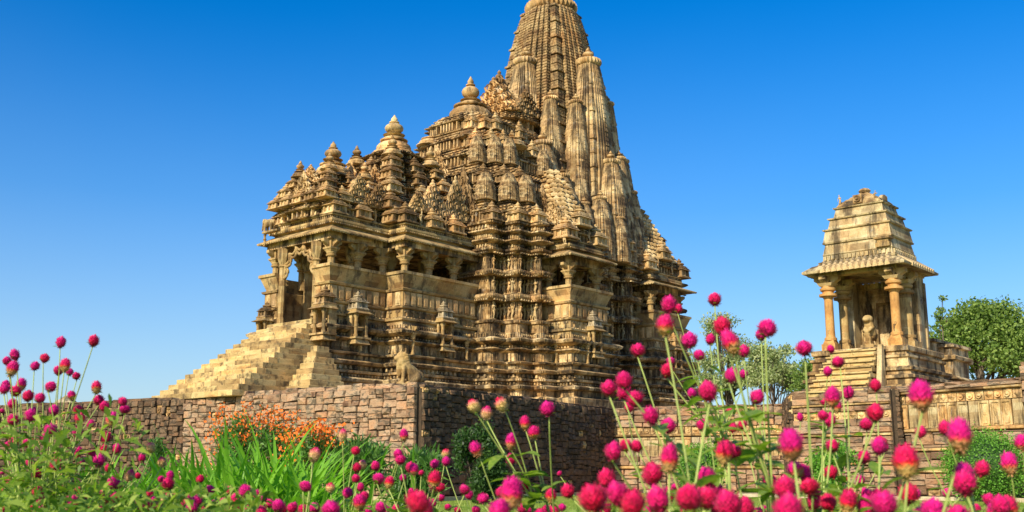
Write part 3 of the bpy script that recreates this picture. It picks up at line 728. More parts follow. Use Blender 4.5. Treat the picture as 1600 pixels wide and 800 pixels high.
link(AMAL_BIG, 'amalaka', main, (0, 0, 1.022), 0, (1.78, 1.78, 1.35 / 17.3)); link(AMAL_BIG, 'amalaka', main, (0, 0, 1.075), 0, (1.2, 1.2, .9 / 17.3)); link(FINI, 'finial', main, (0, 0, 1.09), 0, (1.0, 1.0, 1.3 / 17.3))
mb = MB(); mb.lathe([(1.2, .985), (1.15, 1.0), (1.15, 1.02)], 24); mb.obj('neck', M_spire, main)
SUB = spire_mesh(PROF, 40, M_spire, 'sub_spire', .12); SUBS = spire_mesh(PROF, 24, M_spire, 'sub_spire', .12)
def sub_spire(a, s, zt, z0, w, small=False):
    """zt = top of the finial"""
    fr = w * .34 * 1.1; hf = fr * 1.68; ha = w * .30
    z1 = zt - hf - ha
    o = place(SUBS if small else SUB, 'sub_spire', a, s, z0, (w, w, z1 - z0))
    k = 1 / (z1 - z0)
    link(AMAL, 'amalaka', o, (0, 0, 1 + ha * .45 * k), 0, (.6, .6, w * .55 * k)); link(FINI, 'finial', o, (0, 0, 1 + ha * .8 * k), 0, (.46, .46, fr * k))
    return o
for a, s, z, w in mini_spires: place(SUBS, 'sub_spire', a, s, z, (w, w, 1.55))
for a, s in ((-2.65, 0), (0, 3.0), (2.9, 0), (0, -3.0)): sub_spire(a, s, 27.75, 14, 1.45)
for a, s, z in ((-2.9, 2.2, 24.25), (-3.0, -2.2, 24.2), (-1.65, 3.2, 24.1), (1.7, 3.2, 24.9), (3.0, 2.3, 24.3), (-1.6, -3.2, 24.0), (1.7, -3.2, 24.4)): sub_spire(a, s, z, 13.5, .82)
for a, s, z, w in ((1.6, 4.1, 21.0, .8), (-1.9, 3.5, 20.1, .72), (2.75, 4.15, 19.0, .78), (3.3, 3.2, 21.4, .8), (4.3, 1.6, 22.0, .9), (-4.4, 2.4, 20.2, .75), (3.9, 3.5, 18.4, .7), (0.0, 4.6, 20.5, 1.0),
                   (-1.6, 4.9, 17.6, .72), (.9, 4.9, 17.9, .62), (-2.8, 4.6, 17.0, .6), (1.9, 4.9, 16.9, .55), (4.8, 2.6, 19.4, .8), (-.4, 5.4, 16.4, .55)): sub_spire(a, s, z, 13.2, w, True)
# stepped storeys under the spires
mb = MB(); st = MB()
sb = [(-5.2, 1.6), (-5.2, 2.6), (-3.6, 2.6), (-3.6, 3.6), (-2.1, 3.6), (-2.1, 4.7), (-.7, 4.7), (-.7, 5.1), (.9, 5.1), (.9, 4.7), (6.2, 4.7), (6.2, 3.2), (7.6, 3.2), (7.6, 1.4)]
stp = [(-4.6, 1.0), (-4.6, 1.7), (-3.2, 1.7), (-3.2, 2.4), (-1.8, 2.4), (-1.8, 3.2), (-.6, 3.2), (-.6, 3.5), (.8, 3.5), (.8, 3.2), (4.0, 3.2), (4.0, 2.2), (5.2, 2.2), (5.2, 1.0)]
storey(mb, st, plan(sb), plan(stp), 14.0, 18.4, 4, deep=.18)
mb.obj('spire_base', M_carve, temple); st.obj('niche_posts', M_piece, temple, stuff=True)
for a, s, z, k in ((-1.4, 4.9, 14.0, 1.3), (.1, 5.2, 14.0, 1.4), (1.5, 4.9, 14.0, 1.3), (-2.9, 3.9, 14.0, 1.3), (-4.2, 3.0, 14.0, 1.3), (-1.2, 4.6, 15.3, 1.2), (-2.8, 3.4, 15.2, 1.2), (-4.0, 2.6, 15.2, 1.2), (-3.7, 2.3, 16.6, 1.1), (-2.6, 3.0, 16.6, 1.1),
                   (6.2, 4.5, 14.0, 1.2), (7.4, 3.0, 14.0, 1.2), (5.9, 4.0, 15.4, 1.1), (7.0, 2.6, 15.4, 1.1)):
    place(TUR, 'turret', a, s, z, (k * .9, k * .9, k * 1.15))
# antarala block in front of the spire, with its crowning gable
mb = MB(); st = MB()
storey(mb, st, cross(-4.6, 2.3, 2.1, 1.9), cross(-4.6, 1.9, 1.75, 1.6), 17.4, 21.2, 3, deep=.2)
storey(mb, st, cross(-4.45, 1.75, 1.6, 1.45), cross(-4.3, 1.6, 1.45, 1.3), 21.2, 22.4, 1, deep=.25)
mb.obj('antechamber_tower', M_carve, temple); st.obj('niche_posts', M_piece, temple, stuff=True)
mb = MB()
for a, s, z, k in ((-5.9, -1.2, 22.3, .9),): pass
place(GAB, 'lattice_gable', -5.85, 0, 22.35, (2.2, 2.4, 2.1), F); place(GAB, 'lattice_gable', -4.3, 1.45, 22.35, (2.0, 2.0, 1.5), 0); place(GAB, 'lattice_gable', -5.1, -.2, 22.6, (2.0, 2.4, 2.5), F); place(GAB, 'lattice_gable', -5.95, -1.5, 21.9, (1.0, 1.6, 1.3), F)
knob_roof(-5.6, -2.8, -1.4, 1.4, 22.3, 24.1, 6, .5, 'gable_roof', .8)
sub_spire(-4.1, 2.5, 21.2, 14.5, 1.1); sub_spire(-3.2, 3.3, 19.0, 14.2, .8, True)
place(BELL, 'bell_roof', -5.3, 2.9, 18.0, .75); place(FINI, 'finial', -5.3, 2.9, 18.5, .42)
place(BELL, 'bell_roof', -4.6, 4.3, 17.0, .7); place(TUR, 'turret', -4.6, 4.3, 15.6, (1.1, 1.1, 1.4)); place(TUR, 'turret', -5.3, 2.9, 16.7, (1.2, 1.2, 1.5))

# ------------------------------------------------------------------ niche shrines on the plinth, and blind niches between
def niche_mesh(mat):
    mb = MB()
    mb.frus((-.42, .42, -.42, .3), (-.34, .34, -.34, .3), 0, .22); mb.box(-.44, .44, -.44, .3, .22, .3)
    for x in (-.29, .29):
        mb.lathe([(.1, .3), (.1, .4), (.075, .44), (.075, .7), (.1, .74), (.075, .78), (.075, 1.1), (.12, 1.2), (.12, 1.3)], 8, (x, -.28))
    mb.box(-.4, -.3, -.12, .3, .3, 1.3); mb.box(.3, .4, -.12, .3, .3, 1.3); mb.box(-.3, .3, .2, .3, .3, 1.3)
    mb.frus((-.52, .52, -.56, .3), (-.36, .36, -.36, .3), 1.3, 1.42)
    mb.box(-.36, .36, -.36, .3, 1.42, 1.52)
    return mb.mesh('niche_shrine', mat, angle=35)
NI, NIW = niche_mesh(M_smooth), niche_mesh(M_white)
def niche(a, s, z, rz, k=1.2, white=False):
    o = place(NI, 'niche_shrine', a, s, z, k, rz)
    f = link(FIG[random.randrange(5)], 'carved_figure', o, (0, .05, .32), 0, .85)
    r = link(TURW if white else TUR, 'niche_roof', o, (0, -.02, 1.5), 0, (.72, .72, .95)); 
    return o
niche(-20.4, 2.6, 6.9, F, 1.12); niche(-20.3, -1.95, 6.9, F, 1.0)
niche(-18.7, 2.9, 6.85, 0, 1.1, True); niche(-13.9, 3.9, 6.85, 0, 1.1, True); niche(-6.5, 7.75, 6.85, 0, 1.1, True); niche(4.0, 6.2, 6.85, 0, 1.1)
for a, s in ((-16.2, 4.15), (-12.4, 4.15), (-7.3, 8.0)): place(COLM, 'column', a, s, 6.5, (.5, .5, .75))
for a, s in ((-8.55, 6.9),): place(COLM, 'column', a, s, 6.5, (.5, .5, .8))

# ------------------------------------------------------------------ entrance stair of big blocks
BLK = []
for k in range(6):
    mb = MB(); r_ = random.Random(k); e = .018
    vs = []
    mb.frus((e, 1 - e, e, 1 - e), (0, 1, 0, 1), 0, .06); mb.frus((0, 1, 0, 1), (0, 1, 0, 1), .06, .94); mb.frus((0, 1, 0, 1), (e, 1 - e, e, 1 - e), .94, 1)
    BLK.append(mb.mesh('stone_block', M_step))
def course(parent, a0, a1, s0, s1, z0, z1, along_s=True, L=.95, name='step_block', mats=None):
    """one course of blocks; long direction along s or along a"""
    lo, hi = (s0, s1) if along_s else (a0, a1)
    t = lo
    while t < hi - 1e-3:
        e = min(hi, t + L * random.uniform(.7, 1.3))
        if hi - e < .25: e = hi
        d = random.uniform(0, .025)
        if along_s: x0, x1, y0, y1 = a0 + d, a1, -e, -t - .006
        else: x0, x1, y0, y1 = t, e - .006, -s1 + d, -s0
        o = link((mats or BLK)[random.randrange(6)], name, parent, (x0, y0, z0), 0, (x1 - x0, y1 - y0, z1 - z0 - .006)); t = e
NS = 15
for i in range(NS):
    t = i / NS; z0 = P0 + i * (8.0 - P0) / NS; z1 = P0 + (i + 1) * (8.0 - P0) / NS
    aF = -25.6 + (25.6 - 20.2) * t; w = 3.1 - 1.35 * t
    d = .5
    course(temple, aF, aF + d, -w, w, z0, z1)                       # tread and riser
    course(temple, aF + d, -20.1 if i > 1 else -20.1, w - .5, w, z0, z1, along_s=False)      # near flank
    course(temple, aF + d, -20.1, -w, -w + .5, z0, z1, along_s=False, L=2.0)
mb = MB(); mb.frus((-25.0, -20.1, -2.5, 2.5), (-20.5, -20.1, -1.5, 1.5), 4.1, 7.9); mb.obj('stair_core', M_smooth, temple)
for i in range(9):            # the smaller stepped block beside the stair
    z0 = P0 + i * .27; k = i / 9
    course(temple, -22.9 + 1.7 * k, -20.6 - .1 * k, 2.9, 4.7 - 1.5 * k, z0, z0 + .27, along_s=False, L=.8)
    course(temple, -22.9 + 1.7 * k - .01, -22.5 + 1.7 * k, 2.9, 4.7 - 1.5 * k - .02, z0, z0 + .272, L=.8)

# ------------------------------------------------------------------ ground, path, terrace
def ground_mat():
    m, nt, b = new_mat('lawn')
    tc = N(nt, 'ShaderNodeTexCoord'); n = N(nt, 'ShaderNodeTexNoise', Scale=0.35, Detail=8.0, Roughness=0.7); nt.links.new(tc.outputs['Object'], n.inputs[0])
    n2 = N(nt, 'ShaderNodeTexNoise', Scale=9.0, Detail=6.0, Roughness=0.8); nt.links.new(tc.outputs['Object'], n2.inputs[0])
    c = ramp(nt, n.outputs[0], [(.3, (.16, .26, .03)), (.5, (.26, .35, .05)), (.7, (.36, .38, .10))])
    c = mixc(nt, .7, c, ramp(nt, n2.outputs[0], [(.3, (.4, .45, .3)), (.6, (1.1, 1.1, 1))]), 'MULTIPLY')
    nt.links.new(c, b.inputs['Base Color']); b.inputs['Roughness'].default_value = .95; b.inputs['Specular IOR Level'].default_value = .1
    bp = N(nt, 'ShaderNodeBump', Strength=.8, Distance=.06); nt.links.new(n2.outputs[0], bp.inputs['Height']); nt.links.new(bp.outputs[0], b.inputs['Normal'])
    return m
mb = MB(); mb.add([(-900, -60, 0), (900, -60, 0), (900, 2500, 0), (-900, 2500, 0)], [(0, 1, 2, 3)])
g = mb.obj('ground', ground_mat()); g['kind'] = 'structure'
TP = [on_z(-60, 639, P0), on_z(200, 628, P0), on_z(296, 624, P0), on_z(655, 604, P0), on_z(955, 641, P0), on_z(1228, 634, P0), on_z(1242, 616, P0), on_z(1393, 607, P0), on_z(1401, 607, P0) + Vector((.12, .9, 0)), on_z(1600, 594, P0), on_z(1760, 582, P0)]
M_pave = stone_mat('terrace_paving', ((0.2, 0.15, 0.09), (0.34, 0.26, 0.15), (0.42, 0.34, 0.22)), dark=.1, blocks=False)
mb = MB(); poly = [(p.x, p.y) for p in TP] + [(70, 40), (70, 130), (-70, 130), (-70, 75)]
mb.ring_loft([ring(poly, .3), ring(poly, P0)], False, True); tr = mb.obj('terrace', M_pave); tr['kind'] = 'structure'
# pale path with a kerb along the foot of the walls
mb = MB()
pp = offset_poly([(p.x, p.y) for p in TP], -0.0, False)
off1 = offset_poly([(p.x, p.y) for p in TP], 2.6, False)
n = len(pp); mb.add([(x, y, .012) for x, y in pp] + [(x, y, .012) for x, y in off1], [(i, i + 1, n + i + 1, n + i) for i in range(n - 1)])
M_path = stone_mat('path_paving', ((0.3, 0.24, 0.15), (0.46, 0.38, 0.25), (0.52, 0.44, 0.3)), dark=.05, blocks=False)
pt = mb.obj('path', M_path); pt['kind'] = 'structure'
mb = MB(); k1 = offset_poly([(p.x, p.y) for p in TP], 2.72, False)
mb.ring_loft([[(x, y, z) for x, y in off1 + k1[::-1]] for z in (.0, .13)], False, True); kb = mb.obj('kerb', M_path); kb['kind'] = 'structure'

# ------------------------------------------------------------------ rubble and carved walls of the terrace
def stone_variants(mat, n=9, j=.12, seedv=3):
    out = []; r = random.Random(seedv)
    for k in range(n):
        mb = MB(); J = lambda s=j: r.uniform(-s, s)
        c = [(-.5, -.5), (.5, -.5), (.5, .5), (-.5, .5)]
        o = [(x * (1 - abs(J(.06))) , z * (1 - abs(J(.08)))) for x, z in c]
        m_ = [(x * (1 + 0) + J(.05), z + J(.06)) for x, z in o]
        back = [(x, .5, z) for x, z in o]; mid = [(x, -.33 + J(.08), z) for x, z in m_]
        fr = [(x * .91 + J(.035), -.45 + J(.1), z * .88 + J(.04)) for x, z in m_]
        cc = [(J(.1), -.48 + J(.1), J(.1))]
        vs = back + mid + fr + cc
        fs = [(i, (i + 1) % 4, 4 + (i + 1) % 4, 4 + i) for i in range(4)] + [(4 + i, 4 + (i + 1) % 4, 8 + (i + 1) % 4, 8 + i) for i in range(4)] + [(8 + i, 8 + (i + 1) % 4, 12) for i in range(4)]
        mb.add(vs, fs); out.append(mb.mesh('stone', mat, angle=25))
    return out
SV_L = stone_variants(M_rubble); SV_D = stone_variants(M_rubble_shade, seedv=5)
PANELS = []
for k in range(5):
    mb = MB(); mb.box(-.48, .48, -.05, .1, 0, 1); 
    if k < 3:
        mb.box(-.48, -.36, -.09, 0, 0, 1); mb.box(.36, .48, -.09, 0, 0, 1); mb.box(-.36, .36, -.09, 0, .9, 1)
        mb.lathe([(.26, 0), (.2, .02), (.08, .05)], 8, M=Matrix.Translation((0, -.05, .62)) @ Matrix.Rotation(pi / 2, 4, 'X') @ Matrix.Diagonal((1, 1, 1, 1)))
        mb.box(-.2, .2, -.085, 0, .08, .34)
    else: mb.box(-.4, .4, -.08, 0, .05, .95)
    PANELS.append(mb.mesh('carved_panel', (M_pav, M_piece, M_fig, M_white, M_pav)[k]))
ROS = []
for k in range(2):
    mb = MB(); mb.box(-.47, .47, -.04, .1, 0, 1)
    if k: mb.add([(-.4, -.05, .5), (0, -.05, .08), (.4, -.05, .5), (0, -.05, .92), (0, -.14, .5)], [(0, 1, 4), (1, 2, 4), (2, 3, 4), (3, 0, 4)])
    else: mb.lathe([(.36, 0), (.34, .06), (.2, .04), (.12, .09), (.04, .1)], 12, M=Matrix.Translation((0, -.04, .5)) @ Matrix.Rotation(pi / 2, 4, 'X'))
    ROS.append(mb.mesh('carved_block', M_piece))
def wall(p, q, z0, z1, label, variants, rowh=(.2, .36), stw=(.22, .6), dress=None, group=None, top_jag=.0, limit=290):
    d = q - p; L = Vector((d.x, d.y)).length
    w = thing('terrace_wall', label, 'wall', (p.x, p.y, 0), math.atan2(d.y, d.x), group)
    mb = MB(); mb.box(0, L, -.12, .5, -.2, z1 - .06); mb.obj('core', M_mortar, w)
    cand = []; bands = sorted(dress or []); zs = [z0]
    def split(x0_, x1_, a_, b_):
        w_, h_ = x1_ - x0_, b_ - a_; big = random.random() < .25
        if w_ > stw[1] * (1.25 if big else 1) or (w_ > stw[0] * 2 and w_ > h_ * random.uniform(2.1, 3.4)):
            c = x0_ + w_ * random.uniform(.36, .64); split(x0_, c, a_, b_); split(c, x1_, a_, b_)
        elif h_ > rowh[1] * (1.25 if big else 1): c = a_ + h_ * random.uniform(.36, .64); split(x0_, x1_, a_, c); split(x0_, x1_, c, b_)
        else: cand.append(('stone', x0_, w_, a_, h_))
    def fill(a_, b_):
        x = 0
        while x < L - 1e-3:
            e = min(L, x + random.uniform(1.2, 3.0))
            if L - e < .5: e = L
            zz = a_
            while zz < b_ - 1e-3:
                t = min(b_, zz + random.uniform(.5, 1.1))
                if b_ - t < .2: t = b_
                split(x, e, zz, t); zz = t
            x = e
    z = z0
    for a_, b_, kind in bands:
        if a_ > z + .02: fill(z, a_)
        wd = {'panel': .42, 'ros': .36, 'ledge': 1.5, 'block': .9}[kind]; k = max(1, round(L / wd)); wd = L / k
        for i in range(k): cand.append((kind, i * wd, wd, a_, b_ - a_))
        z = b_
    if z1 > z + .02: fill(z, z1)
    cand.sort(key=lambda c: -c[3])       # the top courses are the ones in view
    rest = {}
    mm = MB(); cnt = 0; npan = 0
    for kind, x, ww, z, h in cand:
        if kind in ('panel', 'ros'):
            me = random.choice(PANELS if kind == 'panel' else ROS)
            link(me, me.name.split('.')[0], w, (x + ww / 2, -.12 - random.uniform(0, .03), z), 0, (ww * .97, 1, h * .97)); continue
        if kind == 'ledge':
            m_ = MB(); m_.add([(x + .01, -.1, z), (x + ww - .01, -.1, z), (x + ww - .01, -.32, z + h * .3), (x + .01, -.32, z + h * .3), (x + .01, -.34, z + h * .75), (x + ww - .01, -.34, z + h * .75), (x + .01, -.1, z + h), (x + ww - .01, -.1, z + h)],
                              [(0, 1, 2, 3), (3, 2, 5, 4), (4, 5, 7, 6), (0, 3, 4, 6), (1, 7, 5, 2)])
            m_.obj('ledge_stone', M_piece, w); continue
        if random.random() < .05 and h > .2 and ww < .6:
            link(random.choice(ROS), 'carved_block', w, (x + ww / 2, -.14, z), 0, (ww * .94, 1, h * .94)); continue
        dep = random.uniform(.2, .42); me = random.choice(variants)
        if kind == 'block': me = random.choice(variants)
        if cnt < limit:
            link(me, 'stone', w, (x + ww / 2, -.12 + .0, z + h / 2), 0, (ww * .97, dep, h * .96)); cnt += 1
        else:
            mv = [tuple(v.co) for v in me.vertices]; mf = [tuple(pl.vertices) for pl in me.polygons]
            mm.add(mv, mf, Matrix.Translation((x + ww / 2, -.12, z + h / 2)) @ Matrix.Diagonal((ww * .97, dep, h * .96, 1)))
    if mm.v: mm.obj('rubble', variants[0].materials[0], w, stuff=True)
    # loose coping
    x = 0
    while x < L - .05:
        ww = min(random.uniform(.4, 1.1), L - x); h = random.uniform(.1, .16) + random.uniform(0, top_jag)
        link(random.choice(variants), 'coping_stone', w, (x + ww / 2, .12, z1 + h / 2 - .02), 0, (ww * .98, .62, h)); x += ww
    return w
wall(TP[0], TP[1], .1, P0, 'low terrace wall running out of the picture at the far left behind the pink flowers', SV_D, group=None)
wall(TP[1], TP[2], .1, P0, 'short dark-shaded wall piece at the foot of the stair, left of the lit wall', SV_D, stw=(.25, .5))  # this face's shade is painted in by the darkened stone
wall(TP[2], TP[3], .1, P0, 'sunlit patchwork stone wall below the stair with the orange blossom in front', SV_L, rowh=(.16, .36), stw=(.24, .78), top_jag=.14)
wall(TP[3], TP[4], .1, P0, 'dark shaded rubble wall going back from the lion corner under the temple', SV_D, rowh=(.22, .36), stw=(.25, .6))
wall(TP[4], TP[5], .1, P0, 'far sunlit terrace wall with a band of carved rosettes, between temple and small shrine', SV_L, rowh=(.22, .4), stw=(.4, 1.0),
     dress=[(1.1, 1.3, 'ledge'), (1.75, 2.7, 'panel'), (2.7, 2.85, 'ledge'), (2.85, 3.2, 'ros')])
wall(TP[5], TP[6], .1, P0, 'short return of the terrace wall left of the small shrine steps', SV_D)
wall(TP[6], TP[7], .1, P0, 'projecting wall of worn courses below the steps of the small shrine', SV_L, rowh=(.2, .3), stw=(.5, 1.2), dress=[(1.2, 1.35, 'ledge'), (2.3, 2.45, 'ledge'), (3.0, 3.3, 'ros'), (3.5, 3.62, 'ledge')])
wall(TP[7], TP[8], .1, P0, 'narrow dark-shaded return at the corner of the terrace right of the small shrine steps', SV_D)  # shade of the return is part of its stone colour
wall(TP[8], TP[9], .1, P0, 'right terrace wall of upright carved slabs behind the round clipped bush', SV_L, rowh=(.26, .36), stw=(.6, 1.3),
     dress=[(.9, 1.1, 'ledge'), (1.7, 1.85, 'ledge'), (1.95, 2.35, 'block'), (2.4, 2.58, 'ledge'), (2.58, 3.5, 'panel'), (3.5, 3.85, 'ros'), (3.85, 3.98, 'ledge')])
wall(TP[9], TP[10], .1, P0 + .5, 'last wall piece with a gate post at the right edge of the picture', SV_L, rowh=(.26, .36), stw=(.6, 1.3))
# small pale pyramid on the terrace, standing in for a distant white roof
p = on_z(82, 632, P0); mb = MB(); mb.frus((-.5, .5, -.5, .5), (-.05, .05, -.05, .05), 0, .45); mb.box(-.55, .55, -.55, .55, -.1, 0)
o = mb.obj('distant_roof', M_white); o.location = (p.x, p.y + 1.6, P0 + .1); tag(o, 'small pale pyramid standing for a distant roof, behind the low wall at the far left', 'stone cap')

# seated lion on the corner of the wall
mb = MB()
mb.box(-.42, .62, -.27, .27, 0, .1)
ell(mb, (.25, 0, .32), (.34, .22, .24)); limb(mb, (.2, 0, .4), (-.12, 0, .66), .22, .2); ell(mb, (-.2, 0, .8), (.2, .19, .2)); ell(mb, (-.24, 0, .95), (.19, .16, .17)); ell(mb, (-.4, 0, .9), (.12, .1, .085))
ell(mb, (-.16, .14, 1.05), (.05, .04, .06)); ell(mb, (-.16, -.14, 1.05), (.05, .04, .06))
for y in (-.13, .13):
    limb(mb, (-.16, y, .62), (-.22, y, .14), .09, .065); ell(mb, (-.28, y, .13), (.1, .07, .05)); limb(mb, (.3, y * 1.4, .3), (.06, y * 1.5, .14), .13, .08); ell(mb, (.0, y * 1.5, .13), (.12, .07, .05))
for t in range(6): ell(mb, (-.1 + .02 * t, .0, 1.0 - .08 * t), (.14, .21 - .01 * t, .05))
limb(mb, (-.3, .05, .4), (-.34, .03, .6), .09, .08); ell(mb, (-.35, .03, .7), (.07, .07, .08))
limb(mb, (.55, 0, .2), (.68, .1, .3), .04, .03)
LION = bake_remesh(mb, 'lion_statue', M_smooth, .025, 2)
p = on_z(638, 603, P0 + .14)
o = link(LION, 'lion_statue', None, (p.x - .05, p.y + .35, P0 + .12), .35, (1.15, 1.15, 1.25)); tag(o, 'weathered seated stone lion facing left on the corner of the terrace wall', 'statue')

# ------------------------------------------------------------------ the small shrine on the right
PV = Vector((15.75, 43.2, 0))
pav = thing('shrine', 'small open pillared stone shrine with tiered roof on the terrace, right of the temple', 'shrine', PV, pi / 2 - AZ)
ZF = 5.98
pr = lambda x0, x1, y0, y1: ccw([(x0, y0), (x1, y0), (x1, y1), (x0, y1)])
mb = MB(); sweep(mb, ccw([(-.45, -.45), (3.5, -.45), (3.5, 3.35), (-.45, 3.35)]),
                 [(.5, 4.1), (.5, 4.5), (.36, 4.55), (.36, 4.72), (.46, 4.76), (.46, 4.86), (.25, 4.92), (.22, 5.02), (.34, 5.06), (.36, 5.16), (.2, 5.2), (.14, 5.22), (.12, 5.5), (.2, 5.54), (.2, 5.62), (.06, 5.66), (.04, 5.74), (.14, 5.78), (.16, 5.94), (.1, ZF)])
mb.obj('plinth', M_wall, pav, angle=35)
mb = MB(); sweep(mb, ccw([(4.3, .1), (9.0, .1), (9.0, 3.2), (4.3, 3.2)]), [(.3, 4.1), (.3, 4.4), (.16, 4.46), (.2, 4.7), (.05, 4.76), (.05, 5.0), (.2, 5.06), (.18, 5.16), (0, 5.2), (0, 5.9), (.16, 5.94), (.2, 6.06), (.04, 6.1), (.02, 6.5), (.16, 6.54), (.14, 6.66)])
mb.obj('rear_plinth', M_wall, pav, angle=35)
mb = MB(); sweep(mb, ccw([(5.0, -.5), (7.0, -.5), (7.0, 3.6), (5.0, 3.6)]), [(.3, 4.1), (.3, 4.4), (.16, 4.46), (.2, 4.7), (.05, 4.76), (.05, 5.0), (.2, 5.06), (0, 5.2), (0, 5.8), (.16, 5.84), (.2, 5.96), (0, 6.06), (0, 6.3), (.14, 6.34), (.1, 6.46)])
mb.obj('rear_plinth', M_wall, pav, angle=35)
NSt = 8
for i in range(NSt):       # steps at the front, each of a few slabs
    t = i / NSt; z0 = P0 + t * (ZF - .1 - P0); z1 = P0 + (i + 1) / NSt * (ZF - .1 - P0); x0 = -2.5 + 1.7 * t; y0, y1 = .5, 2.45 + .5 * (1 - t); y = y0
    while y < y1 - .05:
        e = min(y1, y + random.uniform(.7, 1.4)); link(BLK[random.randrange(6)], 'step_block', pav, (x0 + random.uniform(0, .04), y, z0), 0, (-.8 - x0 - random.uniform(0, .03), e - y - .01, z1 - z0 - .07)); link(BLK[random.randrange(6)], 'step_block', pav, (x0 - .07, y + random.uniform(0, .02), z1 - .07), 0, (.4, e - y - .02, .064)); y = e
mb = MB(); mb.frus((-1.5, -.86, .24, .46), (-1.05, -.86, .26, .44), 4.1, ZF + .02); mb.obj('stair_cheek', M_pav, pav)
def pav_col(x, y, sc_=1.0, mat=M_pavo, thick=1.0):
    mb = MB(); T = thick
    mb.box(-.3 * T, .3 * T, -.3 * T, .3 * T, 0, .28); mb.frus((-.26 * T, .26 * T, -.26 * T, .26 * T), (-.2 * T, .2 * T, -.2 * T, .2 * T), .28, .42); mb.lathe([(.26 * T, .42), (.26 * T, .52), (.2 * T, .56), (.19 * T, .8), (.185 * T, 2.05)], 12)
    mb.lathe([(.185 * T, 2.05), (.22, 2.08), (.22, 2.13), (.38, 2.15), (.38, 2.24), (.24, 2.26), (.24, 2.33), (.32, 2.38), (.34, 2.46), (.26, 2.5), (.28, 2.56)], 16)
    o = mb.obj('column', mat, pav, angle=35); o.location = (x, y, ZF)
    m2 = MB(); m2.frus((-.26, .26, -.26, .26), (-.34, .34, -.34, .34), 2.54, 2.66)
    for i in range(4):
        m2.add([(-.15, -.3, 2.64), (.15, -.3, 2.64), (.15, -.55, 2.78), (-.15, -.55, 2.78), (.15, -.55, 2.92), (-.15, -.55, 2.92), (.15, 0, 2.92), (-.15, 0, 2.92)], [(0, 1, 2, 3), (3, 2, 4, 5), (5, 4, 6, 7), (1, 6, 4, 2), (0, 3, 5, 7)], Matrix.Rotation(i * pi / 2, 4, 'Z'))
    c = m2.obj('capital', M_smooth, o)
    f = link(FIG[random.randrange(5)], 'carved_figure', o, (-.17 * T, 0, .45), F, .52)
    return o
pav_col(0, 0); pav_col(0, 2.85)
pav_col(1.25, 2.75, mat=M_smooth); pav_col(1.35, .05, mat=M_smooth, thick=1.35)
mb = MB(); mb.box(2.0, 3.0, -.18, .25, ZF, 8.9); mb.box(2.0, 2.25, -.24, .3, ZF, 8.7); mb.box(2.84, 3.06, -.24, .3, ZF, 8.7); mb.obj('side_wall', M_pav, pav)
mb = MB(); mb.box(2.0, 3.0, 2.6, 3.0, ZF, 8.9); mb.obj('side_wall', M_pav, pav)
mb = MB(); mb.box(2.75, 3.0, .25, 1.0, ZF, 8.9); mb.box(2.75, 3.0, 1.9, 2.6, ZF, 8.9); mb.box(2.75, 3.0, 1.0, 1.9, 8.0, 8.9); mb.box(2.9, 3.02, 1.0, 1.9, ZF, 8.0); mb.obj('rear_wall', M_wall, pav)
mb = MB()
for y in (.75, 1.0, 1.9, 2.15):
    mb.lathe([(.12, ZF), (.12, ZF + .3), (.09, ZF + .35), (.09, 7.8), (.14, 7.9), (.14, 8.05)], 8, (2.65, y))
mb.box(2.57, 2.73, .6, 2.3, 8.05, 8.3); mb.box(2.61, 2.73, .5, 2.4, 8.3, 8.6); mb.obj('door_frame', M_carve, pav)
for y in (.55, 2.35): 
    link(FIG[3], 'carved_figure', pav, (2.6, y, ZF + .3), F, 1.2)
mb = MB(); mb.box(-.24, .24, -.24, 3.1, 8.9, 9.1); mb.box(.24, 3.02, -.24, .24, 8.9, 9.1); mb.box(.24, 3.02, 2.62, 3.1, 8.9, 9.1); mb.box(.0, 3.0, 0, 3.0, 9.1, 9.25); mb.obj('beam', M_smooth, pav)
# eave of overlapping sloping ribs, like a row of rolled tiles
ev = ccw([(-.1, -.1), (2.5, -.1), (2.5, 2.95), (-.1, 2.95)])
mb = MB(); sweep(mb, ev, [(.0, 9.08), (.68, 8.98), (.7, 9.06), (.35, 9.3), (.0, 9.4)]); eo = mb.obj('eave', M_pav, pav)
tm = MB(); tm.add([(-.085, 0, 0), (-.06, 0, .07), (.03, 0, .085), (.085, 0, .01), (-.085 + .1, -.72, -.36), (-.06 + .1, -.74, -.29), (.03 + .1, -.74, -.275), (.085 + .1, -.72, -.35)], [(0, 1, 5, 4), (1, 2, 6, 5), (2, 3, 7, 6), (4, 5, 6, 7), (0, 3, 2, 1)])
tm.v = [(x * 1.35, y, z * 1.9 + (.0 if y > -.1 else .22)) for x, y, z in tm.v]; TILE = tm.mesh('eave_tile', M_pav)
for x, y, nx, ny in along(ev, .25, True, 0, lambda x, y, nx, ny: True):
    link(TILE, 'eave_tile', eo, (x, y, 9.42), math.atan2(nx, -ny))
mb = MB(); sweep(mb, ev, [(.12, 9.38), (.16, 9.46), (.02, 9.5), (.0, 9.54), (-.02, 9.72), (.02, 9.76)]); studs(mb, ev, .0, 9.54, 9.7, .1, .08, .18); mb.obj('roof_tier', M_pav, pav)
for (z0, z1, i0, i1) in ((9.76, 10.26, -.0, .08), (10.26, 10.8, .02, .1), (10.8, 11.26, .2, .28), (11.26, 11.7, .4, .48)):
    mb = MB(); sweep(mb, ev, [(-i0, z0), (-i0 - .02, z0 + .04), (-i1 - .02, z1 - .08), (-i1 + .06, z1 - .06), (-i1 + .08, z1 - .01), (-i1 + .0, z1)]); mb.obj('roof_tier', M_pav, pav)
cx, cy = 1.2, 1.42
mb = MB(); mb.frus((cx - .8, cx + .8, cy - 1.0, cy + 1.0), (cx - .74, cx + .74, cy - .9, cy + .9), 11.72, 11.84)
